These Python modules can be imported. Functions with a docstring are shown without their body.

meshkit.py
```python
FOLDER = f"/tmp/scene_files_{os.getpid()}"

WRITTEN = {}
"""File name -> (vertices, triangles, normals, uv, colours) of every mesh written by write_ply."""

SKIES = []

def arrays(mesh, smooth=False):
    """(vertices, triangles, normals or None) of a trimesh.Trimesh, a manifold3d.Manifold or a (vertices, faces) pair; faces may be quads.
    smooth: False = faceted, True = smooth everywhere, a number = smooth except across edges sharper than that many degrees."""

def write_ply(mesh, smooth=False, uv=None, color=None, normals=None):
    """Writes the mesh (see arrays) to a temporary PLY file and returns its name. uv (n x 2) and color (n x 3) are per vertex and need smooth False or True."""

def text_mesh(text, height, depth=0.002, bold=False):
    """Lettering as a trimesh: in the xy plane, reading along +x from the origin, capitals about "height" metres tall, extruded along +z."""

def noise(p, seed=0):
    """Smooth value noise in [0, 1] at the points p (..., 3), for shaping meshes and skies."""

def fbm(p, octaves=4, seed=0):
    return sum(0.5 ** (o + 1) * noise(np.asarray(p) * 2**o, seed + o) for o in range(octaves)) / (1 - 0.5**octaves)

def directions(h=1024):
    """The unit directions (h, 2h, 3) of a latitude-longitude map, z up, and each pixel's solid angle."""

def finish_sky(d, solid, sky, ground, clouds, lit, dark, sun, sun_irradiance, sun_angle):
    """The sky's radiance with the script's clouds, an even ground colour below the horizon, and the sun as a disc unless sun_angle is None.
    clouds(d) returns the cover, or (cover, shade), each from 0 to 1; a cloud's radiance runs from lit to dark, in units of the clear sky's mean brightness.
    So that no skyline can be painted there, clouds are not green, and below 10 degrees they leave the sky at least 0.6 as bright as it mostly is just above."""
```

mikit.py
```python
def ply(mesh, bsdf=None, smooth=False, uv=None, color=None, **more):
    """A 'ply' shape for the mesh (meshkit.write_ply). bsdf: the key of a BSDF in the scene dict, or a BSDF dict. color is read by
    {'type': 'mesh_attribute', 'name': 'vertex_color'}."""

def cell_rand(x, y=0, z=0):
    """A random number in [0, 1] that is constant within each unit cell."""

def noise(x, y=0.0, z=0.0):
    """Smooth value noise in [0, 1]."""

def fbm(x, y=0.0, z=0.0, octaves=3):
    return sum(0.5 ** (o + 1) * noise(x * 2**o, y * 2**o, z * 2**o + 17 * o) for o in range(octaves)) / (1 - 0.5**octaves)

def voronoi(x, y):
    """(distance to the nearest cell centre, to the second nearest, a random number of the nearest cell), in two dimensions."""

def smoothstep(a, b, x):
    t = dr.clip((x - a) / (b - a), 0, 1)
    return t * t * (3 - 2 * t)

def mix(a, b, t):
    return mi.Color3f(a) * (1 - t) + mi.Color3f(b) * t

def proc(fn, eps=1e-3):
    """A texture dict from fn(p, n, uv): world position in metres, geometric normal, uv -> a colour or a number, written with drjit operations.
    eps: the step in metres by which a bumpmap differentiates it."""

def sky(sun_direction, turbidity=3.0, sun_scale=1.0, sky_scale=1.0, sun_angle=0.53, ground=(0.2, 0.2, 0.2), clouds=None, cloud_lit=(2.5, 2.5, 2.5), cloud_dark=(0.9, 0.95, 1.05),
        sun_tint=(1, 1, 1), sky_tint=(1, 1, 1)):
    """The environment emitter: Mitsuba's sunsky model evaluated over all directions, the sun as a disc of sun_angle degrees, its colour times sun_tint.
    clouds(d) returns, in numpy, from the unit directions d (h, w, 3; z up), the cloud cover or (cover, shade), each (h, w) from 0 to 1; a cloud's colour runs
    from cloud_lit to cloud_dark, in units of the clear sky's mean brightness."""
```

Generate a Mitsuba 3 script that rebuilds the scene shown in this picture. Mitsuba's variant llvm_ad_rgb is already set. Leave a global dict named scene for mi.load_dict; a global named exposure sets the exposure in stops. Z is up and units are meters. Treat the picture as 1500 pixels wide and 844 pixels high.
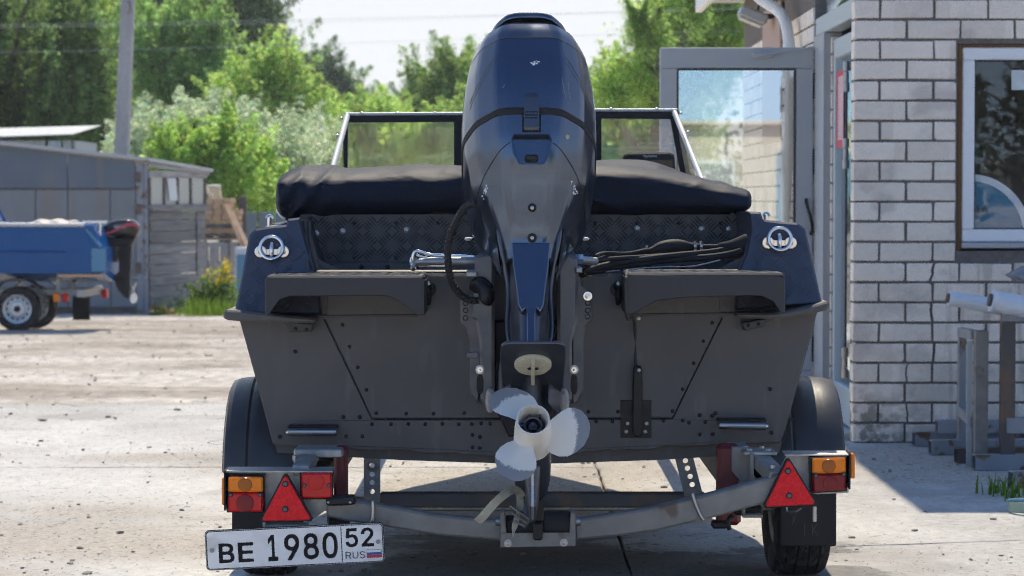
import math, random
import numpy as np, trimesh, shapely, manifold3d
from shapely.geometry import Polygon
import drjit as dr
import mitsuba as mi
import mikit, meshkit

scene, labels = {}, {}
T = mi.ScalarTransform4f

# ------------------------------------------------------------------ camera, sky, sun, exposure
F_PX, PITCH, CAM_Y, CAM_H = 3616.0, math.radians(2.09), -3.57, 1.2          # focal length (in 1500 px widths), tilt, height
scene['camera'] = {'type': 'thinlens', 'fov': 23.43, 'fov_axis': 'x', 'aperture_radius': 0.0058, 'focus_distance': 7.25,
                   'near_clip': 0.05, 'far_clip': 2000.0,
                   'to_world': T().look_at(origin=[0, CAM_Y, CAM_H], target=[0, CAM_Y + math.cos(PITCH), CAM_H - math.sin(PITCH)], up=[0, 0, 1])}
SUN_EL, SUN_AZ = math.radians(57.0), math.radians(2.0)       # azimuth: to the right of straight ahead
SUN = [math.cos(SUN_EL) * math.sin(SUN_AZ), math.cos(SUN_EL) * math.cos(SUN_AZ), math.sin(SUN_EL)]


def veil(d):                                                   # thin bright cirrus veil, thicker low and towards the sun's side
    up = np.clip(d[..., 2], 0, 1)
    toward = np.clip(d[..., 1] * 0.5 + 0.5, 0, 1)
    n = meshkit.fbm(d * np.array([2.2, 2.2, 5.0]), 4, 3)
    return np.clip((1 - up / 0.75) * toward * 1.15 + (n - 0.5) * 0.35 * toward, 0, 0.93)


scene['sky'] = mikit.sky(SUN, turbidity=3, sky_tint=(.86, 1.02, 1.17), sun_tint=(.95, 1.0, 1.02), clouds=veil, cloud_lit=(2.1, 2.12, 2.15), ground=(0.3, 0.28, 0.25))
exposure = 2.1


# ------------------------------------------------------------------ helpers
YOFF = 0.0                       # a section of the yard may be laid out from its own origin, YOFF metres further on


def ray_to(px, py, y):
    """Where the measured sight line (photo pixel of 1500 x 844) meets the upright plane at the distance y."""
    u, v = (px - 750) / F_PX, (422 - py) / F_PX
    d = np.array([u, math.cos(PITCH) + math.sin(PITCH) * v, -math.sin(PITCH) + math.cos(PITCH) * v])
    return np.array([0, CAM_Y, CAM_H]) + d * ((y + YOFF - CAM_Y) / d[1]) - [0, YOFF, 0]


def xz(pts, y):
    return [(float(p[0]), float(p[2])) for p in (ray_to(a, b, y) for a, b in pts)]


_used, _next = set(), {}


def fresh(key):
    if key in _used:
        i = _next.get(key, 1)
        while f'{key}_{i:03d}' in _used:
            i += 1
        _next[key] = i + 1
        key = f'{key}_{i:03d}'
    _used.add(key)
    return key


def note(key, label=None, cat=None, group=None, kind=None):
    d = {k: v for k, v in (('label', label), ('category', cat), ('group', group), ('kind', kind)) if v}
    if d:
        labels.setdefault(key, {}).update(d)
    return key


def add(key, mesh, mat, smooth=False, label=None, cat=None, group=None, kind=None, color=None):
    key = fresh(key)
    if YOFF:
        mesh = moved(mesh if hasattr(mesh, 'vertices') else trimesh.Trimesh(*mesh, process=False), lambda v: v + [0, YOFF, 0])
    scene[key] = mikit.ply(mesh, mat, smooth=smooth, color=color)
    note(key, label, cat, group, kind)
    return key


def thing(key, label, cat, group=None, kind=None):
    key = fresh(key)
    return note(key, label, cat, group, kind)


def cat_(*ms):
    ms = [m for m in ms if m is not None]
    return ms[0] if len(ms) == 1 else trimesh.util.concatenate(ms)


def hull(pts):
    return trimesh.convex.convex_hull(np.asarray(pts, float))


def box(x0, x1, y0, y1, z0, z1, b=0.0):
    if b <= 0:
        m = trimesh.creation.box(extents=(abs(x1 - x0), abs(y1 - y0), abs(z1 - z0)))
        m.apply_translation(((x0 + x1) / 2, (y0 + y1) / 2, (z0 + z1) / 2))
        return m
    b = min(b, abs(x1 - x0) * .45, abs(y1 - y0) * .45, abs(z1 - z0) * .45)
    x0, x1 = min(x0, x1), max(x0, x1); y0, y1 = min(y0, y1), max(y0, y1); z0, z1 = min(z0, z1), max(z0, z1)
    pts = []
    for x, sx in ((x0, 1), (x1, -1)):
        for y, sy in ((y0, 1), (y1, -1)):
            for z, sz in ((z0, 1), (z1, -1)):
                pts += [(x, y + sy * b, z + sz * b), (x + sx * b, y, z + sz * b), (x + sx * b, y + sy * b, z)]
    return hull(pts)


def loft(rings, cap=True, closed=True):
    """rings: equal-length closed point rings -> one mesh."""
    R = np.array(rings, float)
    k, n = R.shape[:2]
    v = R.reshape(-1, 3)
    f = []
    m = n if closed else n - 1
    for i in range(k - 1):
        j = np.arange(m); j2 = (j + 1) % n
        a, b, c, d = i * n + j, i * n + j2, (i + 1) * n + j2, (i + 1) * n + j
        f += [np.stack([a, b, c], 1), np.stack([a, c, d], 1)]
    f = np.vstack(f)
    if cap and closed:
        v = np.vstack([v, R[0].mean(0), R[-1].mean(0)])
        j = np.arange(n); j2 = (j + 1) % n
        f = np.vstack([f, np.stack([j2, j, j * 0 + len(v) - 2], 1), np.stack([(k - 1) * n + j, (k - 1) * n + j2, j * 0 + len(v) - 1], 1)])
    t = trimesh.Trimesh(v, f, process=False)
    if cap and closed and t.volume < 0:
        t.invert()
    return t


def prism(poly, y0, y1, bev=0.0, axis='y'):
    """The outline poly [(x, z)] extruded from y0 to y1; bev > 0 chamfers both rims. axis 'x': poly is (y, z); 'z': poly is (x, y)."""
    p = np.array(poly, float)
    P = Polygon(p)
    if not P.exterior.is_ccw:
        p = p[::-1]
        P = Polygon(p)
    n = len(p)
    if bev > 0:
        a, c = np.roll(p, 1, 0), np.roll(p, -1, 0)
        e1, e2 = p - a, c - p
        e1 /= np.linalg.norm(e1, axis=1, keepdims=True) + 1e-12
        e2 /= np.linalg.norm(e2, axis=1, keepdims=True) + 1e-12
        n1, n2 = np.stack([-e1[:, 1], e1[:, 0]], 1), np.stack([-e2[:, 1], e2[:, 0]], 1)
        m = n1 + n2
        m /= np.maximum((m * n1).sum(1, keepdims=True), 0.35)
        q = p + m * bev
        layers = [(q, y0), (p, y0 + bev), (p, y1 - bev), (q, y1)]
    else:
        layers = [(p, y0), (p, y1)]
    v = np.vstack([np.stack([l[:, 0], np.full(n, y), l[:, 1]], 1) for l, y in layers])
    f = []
    j = np.arange(n); j2 = (j + 1) % n
    for i in range(len(layers) - 1):
        f += [np.stack([i * n + j2, i * n + j, (i + 1) * n + j2], 1), np.stack([(i + 1) * n + j2, i * n + j, (i + 1) * n + j], 1)]
    tv, tf = trimesh.creation.triangulate_polygon(P, engine='earcut')
    d = ((tv[:, None] - p[None]) ** 2).sum(2).argmin(1)
    tf = d[tf]
    o = p[tf]
    e1, e2 = o[:, 1] - o[:, 0], o[:, 2] - o[:, 0]
    flip = e1[:, 0] * e2[:, 1] - e1[:, 1] * e2[:, 0] < 0
    tf[flip] = tf[flip][:, ::-1]
    f += [tf, tf[:, ::-1] + (len(layers) - 1) * n]
    t = trimesh.Trimesh(v, np.vstack(f), process=False)
    if axis == 'x':
        t.vertices = t.vertices[:, [1, 0, 2]]
    elif axis == 'z':
        t.vertices = t.vertices[:, [0, 2, 1]]
    if t.volume < 0:
        t.invert()
    return t


def tube(path, r, sides=10, cap=True):
    p = np.asarray(path, float)
    r = np.broadcast_to(r, (len(p),))
    t = np.gradient(p, axis=0)
    t /= np.linalg.norm(t, axis=1, keepdims=True) + 1e-12
    up = np.array([0, 0, 1.0]) if abs(t[0][2]) < .9 else np.array([1.0, 0, 0])
    a = np.cross(t[0], up); a /= np.linalg.norm(a)
    rings = []
    ang = np.arange(sides) * 2 * np.pi / sides
    for i in range(len(p)):
        a = a - t[i] * (a @ t[i]); a /= np.linalg.norm(a) + 1e-12
        b = np.cross(t[i], a)
        rings.append(p[i] + r[i] * (np.cos(ang)[:, None] * a + np.sin(ang)[:, None] * b))
    return loft(rings, cap)


def spline(pts, n=24):
    p = np.asarray(pts, float)
    from scipy.interpolate import CubicSpline
    s = np.r_[0, np.cumsum(np.linalg.norm(np.diff(p, axis=0), axis=1))]
    return CubicSpline(s, p)(np.linspace(0, s[-1], n))


def cyl(a, b, r, sides=16, bev=0.0):
    a, b = np.asarray(a, float), np.asarray(b, float)
    if bev:
        d = (b - a) / np.linalg.norm(b - a) * bev
        return tube_exact([a, a + d, b - d, b], [r - bev, r, r, r - bev], sides)
    return tube_exact([a, b], [r, r], sides)


def tube_exact(p, r, sides):
    p = np.asarray(p, float)
    t = (p[-1] - p[0]) / np.linalg.norm(p[-1] - p[0])
    up = np.array([0, 0, 1.0]) if abs(t[2]) < .9 else np.array([1.0, 0, 0])
    a = np.cross(t, up); a /= np.linalg.norm(a); b = np.cross(t, a)
    ang = np.arange(sides) * 2 * np.pi / sides
    ring = np.cos(ang)[:, None] * a + np.sin(ang)[:, None] * b
    return loft([q + ring * k for q, k in zip(p, r)])


def lathe(profile, c, axis, sides=48):
    """profile [(radius, along)] turned about the axis through c; closed surface when the profile starts and ends at radius 0 or is a loop."""
    ax = np.asarray(axis, float); ax /= np.linalg.norm(ax)
    up = np.array([0, 0, 1.0]) if abs(ax[2]) < .9 else np.array([1.0, 0, 0])
    a = np.cross(ax, up); a /= np.linalg.norm(a); b = np.cross(ax, a)
    ang = np.arange(sides) * 2 * np.pi / sides
    ring = np.cos(ang)[:, None] * a + np.sin(ang)[:, None] * b
    m = loft([np.asarray(c) + ax * h + ring * max(r, 1e-4) for r, h in profile], cap=False)
    if m.volume < 0:
        m.invert()
    return m


def man(m):
    m = trimesh.Trimesh(m.vertices, m.faces, process=True)
    return manifold3d.Manifold(manifold3d.Mesh(np.asarray(m.vertices, np.float32), np.asarray(m.faces, np.uint32)))


def unman(M):
    m = M.to_mesh()
    return trimesh.Trimesh(m.vert_properties[:, :3], m.tri_verts, process=False)


def minus(a, *bs):
    A = man(a)
    for b in bs:
        A = A - man(b)
    return unman(A)


def moved(m, fn):
    m = m.copy(); m.vertices = fn(np.array(m.vertices)); return m


def rot(m, deg, axis, about):
    m = m.copy()
    m.apply_transform(trimesh.transformations.rotation_matrix(math.radians(deg), axis, about))
    return m


def chaikin(p, it=2, w=.25):
    p = np.asarray(p, float)
    for _ in range(it):
        q = np.roll(p, -1, 0)
        p = np.stack([p * (1 - w) + q * w, p * w + q * (1 - w)], 1).reshape(-1, 2)
    return p


# ------------------------------------------------------------------ materials
def mat(key, d):
    scene[key] = d


def rgb(*c):
    return {'type': 'rgb', 'value': list(c)}


def plain(key, c, rough=.5, metal=0.0, spec=.5, coat=0.0, two=True):
    d = {'type': 'principled', 'base_color': rgb(*c) if not isinstance(c, dict) else c, 'roughness': rough, 'metallic': metal, 'specular': spec}
    if coat:
        d['clearcoat'] = coat; d['clearcoat_gloss'] = .92
    mat(key, {'type': 'twosided', 'b': d} if two else d)


def proc_mat(key, fn, rough=.7, metal=0.0, bump=None, scale=.002, eps=1e-3, spec=.4, coat=0.0):
    d = {'type': 'principled', 'base_color': mikit.proc(fn), 'roughness': rough if not callable(rough) else mikit.proc(rough), 'metallic': metal, 'specular': spec}
    if coat:
        d['clearcoat'] = coat; d['clearcoat_gloss'] = .9
    if bump is not None:
        d = {'type': 'bumpmap', 'tex': mikit.proc(bump, eps), 'scale': scale, 'b': d}
    mat(key, {'type': 'twosided', 'b': d})


N, FB, SS, MIX = mikit.noise, mikit.fbm, mikit.smoothstep, mikit.mix


def f_concrete(p, n, uv):
    a = FB(p.x * 1.1, p.y * 1.1, 3.0, 4)
    fine = FB(p.x * 40, p.y * 40, 0.0, 3)
    grit = N(p.x * 120, p.y * 90, 5.0)
    c = MIX((.345, .338, .322), (.465, .458, .44), SS(.3, .7, a))
    c = c * (0.80 + 0.40 * fine)
    d = FB(p.x * .45 + 4, p.y * .8 + 2, 1.0, 4) + .14 * (fine - .5)
    dust = SS(.49, .60, d)                                      # patches of dry grit trodden over the slabs
    c = MIX(c, MIX((.245, .222, .195), (.42, .39, .35), FB(p.x * 75, p.y * 60, 2., 2)), dust * .9)
    c = c * dr.select((N(p.x * 55, p.y * 42, 7.) > .86) & (d > .47), .62, 1.0)
    stain = SS(.60, .70, FB(p.x * 1.7 + 9, p.y * 1.7, 8.0, 4))
    c = MIX(c, mi.Color3f(.22, .21, .20), stain * .4)
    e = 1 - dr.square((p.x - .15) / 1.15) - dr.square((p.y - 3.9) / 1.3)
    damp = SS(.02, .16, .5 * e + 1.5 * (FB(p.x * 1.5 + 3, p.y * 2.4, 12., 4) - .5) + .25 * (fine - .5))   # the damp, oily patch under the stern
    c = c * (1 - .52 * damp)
    w = FB(p.x * .8 + 31, p.y * .8 + 7, 4., 4)
    crack = SS(.0045, .0015, dr.abs(w - .5)) * SS(.45, .6, FB(p.x * .5, p.y * .5, 6., 2))
    c = MIX(c, mi.Color3f(.09, .085, .08), crack * .8)           # hairline cracks filled with dirt
    return c * dr.select(grit > .90, .66, 1.0)


def f_dirt(p, n, uv):
    a = FB(p.x * .5, p.y * .5, 3.0, 4)
    fine = FB(p.x * 14, p.y * 9, 0.0, 3)
    streak = FB(p.x * .3, p.y * 1.6, 2.0, 3)
    c = MIX((.285, .25, .21), (.44, .41, .368), SS(.32, .68, a * .5 + streak * .5))
    c = MIX(c, mi.Color3f(.22, .19, .16), SS(.54, .70, FB(p.x * .9, p.y * 1.2, 5., 4)) * .6)
    return c * (0.68 + .64 * fine) * dr.select(N(p.x * 16, p.y * 9, 3.) > .88, .7, 1.)


mat('concrete', {'type': 'twosided', 'b': {'type': 'bumpmap', 'tex': mikit.proc(lambda p, n, uv: FB(p.x * 60, p.y * 60, 0., 3) + .6 * FB(p.x * 6, p.y * 6, 1., 2), 2e-3), 'scale': .006,
    'b': {'type': 'principled', 'base_color': mikit.proc(f_concrete), 'roughness': .85, 'specular': .25}}})
mat('dirt', {'type': 'twosided', 'b': {'type': 'bumpmap', 'tex': mikit.proc(lambda p, n, uv: FB(p.x * 14, p.y * 14, 0., 4), 4e-3), 'scale': .03,
    'b': {'type': 'principled', 'base_color': mikit.proc(f_dirt), 'roughness': .95, 'specular': .15}}})


def f_brick(p, n, uv):
    cell = mikit.cell_rand(p.x * 3.7 + p.y * 3.9, p.z / .098, 4.)
    g = FB(p.x * 30 + p.y * 30, p.z * 30, p.y * 5, 3)
    c = MIX((.67, .595, .515), (.82, .74, .65), SS(.0, 1., .55 * cell + .45 * g))
    streak = SS(.58, .72, FB(p.x * 24, p.z * 1.6, 3., 3)) * SS(1.0, .85, p.z) * SS(2.05, 2.2, p.x)      # rain runs below the window sill
    c = MIX(c, mi.Color3f(.34, .29, .24), streak * .5)
    blot = SS(.55, .75, FB(p.x * 5 + p.y * 4, p.z * 6, 2., 4))
    c = MIX(c, mi.Color3f(.38, .34, .31), blot * .45)
    low = SS(.42, .05, p.z + .35 * (FB(p.x * 6 + p.y * 6, p.z * 6, 9., 4) - .5))
    c = MIX(c, mi.Color3f(.19, .18, .145), low * SS(2.15, 1.75, p.x) * SS(.36, .66, FB(p.x * 26 + p.y * 21, p.z * 30, 4., 4)) * .85)   # moss and splash dirt, in patches
    return c * (.9 + .2 * N(p.x * 190, p.z * 190, p.y * 190))


proc_mat('brick', f_brick, .88, bump=lambda p, n, uv: FB(p.x * 70, p.z * 70, p.y * 70, 3), scale=.0022, spec=.25)
proc_mat('mortar', lambda p, n, uv: mi.Color3f(.14, .13, .125) * (.7 + .6 * FB(p.x * 60, p.z * 60, p.y * 60, 2)), .95)
proc_mat('metal_sheet', lambda p, n, uv: MIX(MIX((.085, .11, .145), (.15, .18, .215), FB(p.x * 2, p.z * 1.5, p.y, 3)), (.20, .18, .16), SS(.55, .75, FB(p.x * 5, p.z * .8, 3., 4)) * .5), .6, spec=.4)
proc_mat('grey_wood', lambda p, n, uv: MIX((.10, .10, .105), (.33, .33, .335), FB(p.y * 2.5 + p.x * 2.5, p.z * 45, 1., 4)) * (.6 + .8 * mikit.cell_rand(p.z / .165, 2., 1.)), .9)
proc_mat('fresh_wood', lambda p, n, uv: MIX((.42, .26, .15), (.58, .42, .28), FB(p.x * 5, p.z * 30, p.y * 5, 3)), .8)
proc_mat('pole_concrete', lambda p, n, uv: MIX((.27, .27, .28), (.36, .36, .36), FB(p.x * 6, p.z * 1.2, 2., 4)) * (.85 + .3 * N(p.x * 60, p.z * 60, 1.)), .9)


def f_hull(p, n, uv):
    a = FB(p.x * 5, p.z * 5, p.y * 5, 4)
    c = MIX((.062, .061, .065), (.078, .076, .079), a)
    scuff = SS(.62, .72, FB(p.x * 26, p.z * 7, p.y * 9, 3))
    drip = SS(.60, .68, FB(p.x * 42, p.z * 2.2, p.y * 3, 3)) * SS(.5, .6, FB(p.x * 4, p.z * 3, 2., 2))
    return MIX(MIX(c, mi.Color3f(.11, .112, .118), scuff * .35), mi.Color3f(.10, .10, .10), drip * .16)   # scuffs and dried runs


proc_mat('hull_paint', f_hull, lambda p, n, uv: .40 + .18 * FB(p.x * 12, p.z * 12, p.y * 12, 3), bump=lambda p, n, uv: FB(p.x * 260, p.z * 260, p.y * 260, 2) + 11 * FB(p.x * 3.2, p.z * 3.6, p.y * 3, 2), scale=.0005, spec=.5, eps=5e-4)
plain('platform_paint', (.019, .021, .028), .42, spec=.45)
plain('deck_grey', (.05, .05, .055), .5, spec=.4)
plain('black_paint', (.011, .012, .017), .42, spec=.25)
plain('black_rubber', (.022, .022, .024), .7, spec=.3)
plain('black_plastic', (.011, .012, .015), .42, spec=.28)
plain('gloss_black', (.012, .012, .014), .08)


def f_cowl(p, n, uv):
    g = N(p.x * 900, p.z * 900, p.y * 900)
    return mi.Color3f(.072, .098, .148) * (.8 + .4 * g)


proc_mat('cowl_paint', f_cowl, lambda p, n, uv: .11 + .14 * SS(.45, .8, FB(p.x * 14, p.z * 14, p.y * 14, 3)), metal=.85, spec=.6, coat=1.0)
proc_mat('leg_paint', lambda p, n, uv: MIX((.055, .064, .09), (.085, .095, .12), FB(p.x * 20, p.z * 20, p.y * 20, 3)), lambda p, n, uv: .28 + .2 * FB(p.x * 30, p.z * 30, p.y * 30, 2), metal=.75, spec=.6, coat=.6)
proc_mat('bracket_metal', lambda p, n, uv: MIX((.085, .09, .105), (.14, .145, .155), FB(p.x * 25, p.z * 25, p.y * 25, 3)), .38, metal=.35)
plain('chrome', (.75, .76, .78), .12, metal=1.0)
plain('steel', (.36, .36, .37), .32, metal=1.0)
proc_mat('galvanised', lambda p, n, uv: MIX((.30, .31, .31), (.44, .45, .45), N(p.x * 70, p.z * 70, p.y * 70)) * (.75 + .4 * FB(p.x * 8, p.z * 8, p.y * 8, 3)), .48, metal=.75)
proc_mat('dull_zinc', lambda p, n, uv: MIX(MIX((.17, .165, .155), (.27, .265, .25), FB(p.x * 30, p.z * 30, p.y * 30, 3)), (.13, .09, .06), SS(.6, .75, FB(p.x * 14, p.z * 16, p.y * 9, 4)) * .8), .6, metal=.35)
proc_mat('rust_steel', lambda p, n, uv: MIX((.10, .095, .095), (.17, .12, .085), SS(.45, .65, FB(p.x * 12, p.z * 12, p.y * 12, 4))), .75, metal=.2)
proc_mat('old_grey_steel', lambda p, n, uv: MIX(MIX((.20, .22, .25), (.31, .33, .36), FB(p.x * 9, p.z * 4, p.y * 9, 3)), (.16, .09, .05), SS(.62, .72, FB(p.x * 20, p.z * 14, p.y * 20, 4))), .55, metal=.3)
proc_mat('anode', lambda p, n, uv: MIX((.30, .29, .22), (.42, .41, .33), FB(p.x * 70, p.z * 70, p.y * 70, 3)), .7)
proc_mat('anode_zinc', lambda p, n, uv: MIX((.22, .21, .20), (.40, .385, .37), FB(p.x * 110, p.z * 110, p.y * 110, 3)), .7, bump=lambda p, n, uv: FB(p.x * 90, p.z * 90, p.y * 90, 2), scale=.004)
mat('cover_fabric', {'type': 'twosided', 'b': {'type': 'bumpmap', 'tex': mikit.proc(lambda p, n, uv: FB(p.x * 9, p.z * 24, p.y * 9, 3), 3e-3), 'scale': .008,
    'b': {'type': 'principled', 'base_color': mikit.proc(lambda p, n, uv: mi.Color3f(.014, .020, .036) * (.8 + .4 * FB(p.x * 200, p.z * 200, p.y * 200, 2))), 'roughness': .6, 'specular': .13}}})
proc_mat('tyre_rubber', lambda p, n, uv: MIX((.022, .022, .023), (.05, .047, .043), SS(.45, .7, FB(p.x * 20, p.z * 20, p.y * 20, 3))), .8, spec=.25)
proc_mat('fender_plastic', lambda p, n, uv: MIX((.022, .023, .027), (.038, .037, .039), FB(p.x * 16, p.z * 16, p.y * 16, 3)), .34, spec=.5)
plain('frame_grey', (.36, .375, .39), .42)
plain('frame_pale', (.42, .47, .49), .4)
plain('white_pvc', (.72, .74, .76), .35)
plain('white_paint', (.75, .75, .73), .45)
plain('foam_brown', (.13, .065, .025), .9)
plain('poster_blue', (.015, .14, .24), .5)
plain('poster_white', (.55, .6, .62), .6)
plain('poster_red', (.55, .06, .08), .5)
plain('poster_pink', (.62, .38, .40), .5)
plain('lens_red', (.50, .006, .010), .22, spec=.35)
plain('lens_dark_red', (.17, .004, .010), .25, spec=.35)
plain('lens_amber', (.74, .19, .006), .22, spec=.35)
plain('lens_amber_dark', (.34, .09, .006), .25, spec=.35)
proc_mat('reflector_red', lambda p, n, uv: MIX((.62, .004, .012), (.74, .010, .02), SS(.3, .7, N(p.x * 260, p.z * 260, 0.))), .4, spec=.25)
proc_mat('plate_white', lambda p, n, uv: MIX((.78, .77, .75), (.56, .55, .53), SS(.5, .75, FB(p.x * 9, p.z * 14, 2., 4)) * .8), .35)
plain('plate_ink', (.010, .010, .012), .7, spec=.2)
plain('flag_blue', (.02, .06, .32), .4)
plain('flag_red', (.5, .02, .03), .4)
plain('red_tube', (.12, .012, .016), .45)
plain('wrap_plastic', (.55, .60, .66), .3)
plain('blue_paint', (.001, .075, .25), .28, spec=.28)
plain('pale_silver', (.55, .57, .58), .35, metal=.4)
plain('plaster', (.30, .29, .28), .9)
plain('roof_white', (.42, .43, .43), .5)
proc_mat('pale_sheet', lambda p, n, uv: MIX(MIX((.17, .185, .20), (.24, .25, .26), FB(p.x * 3, p.z * .7, p.y, 3)), (.24, .20, .165), SS(.56, .74, FB(p.x * 5, p.z * .9, 3., 4)) * .7), .65)
plain('hut_wall', (.33, .37, .39), .5)
plain('dark_wood', (.10, .085, .075), .9)
plain('pale_facade', (.52, .47, .40), .8)
plain('gravel_stone', (.22, .20, .175), .9)
plain('bark', (.10, .085, .07), .95)
plain('cable_black', (.03, .03, .03), .6)
plain('pink_board', (.40, .30, .26), .8)
plain('milky_pane', (.34, .36, .33), .25)
plain('tarp_blue', (.08, .22, .36), .5)
plain('clay_brick', (.33, .13, .08), .9)
plain('slate_fence', (.13, .17, .20), .6)


def f_prop(p, n, uv):
    dy, dz = p.y - 3.75, p.z - 1.01                              # radius from the (tilted) propeller shaft
    r = dr.sqrt(dr.square(p.x - .057) + dr.square(.5075 * dy + .8616 * dz + .685))
    wear = SS(.118, .126, r + .010 * (FB(p.x * 60, p.z * 60, p.y * 60, 3) - .5) + .006 * (N(p.x * 260, p.z * 260, 1.) - .5))   # paint worn off the outer rim of the blades, with a ragged edge
    c = MIX((.56, .55, .51), (.62, .61, .57), FB(p.x * 18, p.z * 18, p.y * 18, 3))
    return MIX(c, mi.Color3f(.20, .21, .225), wear)


proc_mat('propeller_paint', f_prop, .3, spec=.5)
mat('clear_glass', {'type': 'thindielectric', 'int_ior': 1.5})
mat('coated_glass', {'type': 'blendbsdf', 'weight': .52, 'a': {'type': 'thindielectric', 'int_ior': 1.5},
                     'b': {'type': 'twosided', 'b': {'type': 'conductor', 'specular_reflectance': rgb(.80, .92, .97)}}})
mat('smeared_glass', {'type': 'blendbsdf', 'weight': mikit.proc(lambda p, n, uv: mi.Float(.004) + .07 * SS(.42, .7, FB(p.x * 13, p.z * 4.5, 1., 4)) * (.4 + .9 * FB(p.x * 60, p.z * 7, 3., 2))
                                                             + .07 * SS(.6, .72, FB(p.x * 2.2 + p.z * 3, p.z * 42, 7., 3))),
                      'a': {'type': 'thindielectric', 'int_ior': 1.5},
                      'b': {'type': 'principledthin', 'base_color': rgb(.62, .68, .70), 'roughness': .5, 'diff_trans': 1.1}})
mat('leaves', {'type': 'principledthin', 'base_color': {'type': 'mesh_attribute', 'name': 'vertex_color'}, 'roughness': .5, 'diff_trans': 1.3, 'spec_trans': 0.0, 'eta': 1.35})
# ------------------------------------------------------------------ the ground
def ground_z(x, y):
    x, y = np.asarray(x, float), np.asarray(y, float)
    return -0.023 * np.clip(y + YOFF - 10.9, 0, 26) + 0 * x                   # the yard falls away gently towards the shed


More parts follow.
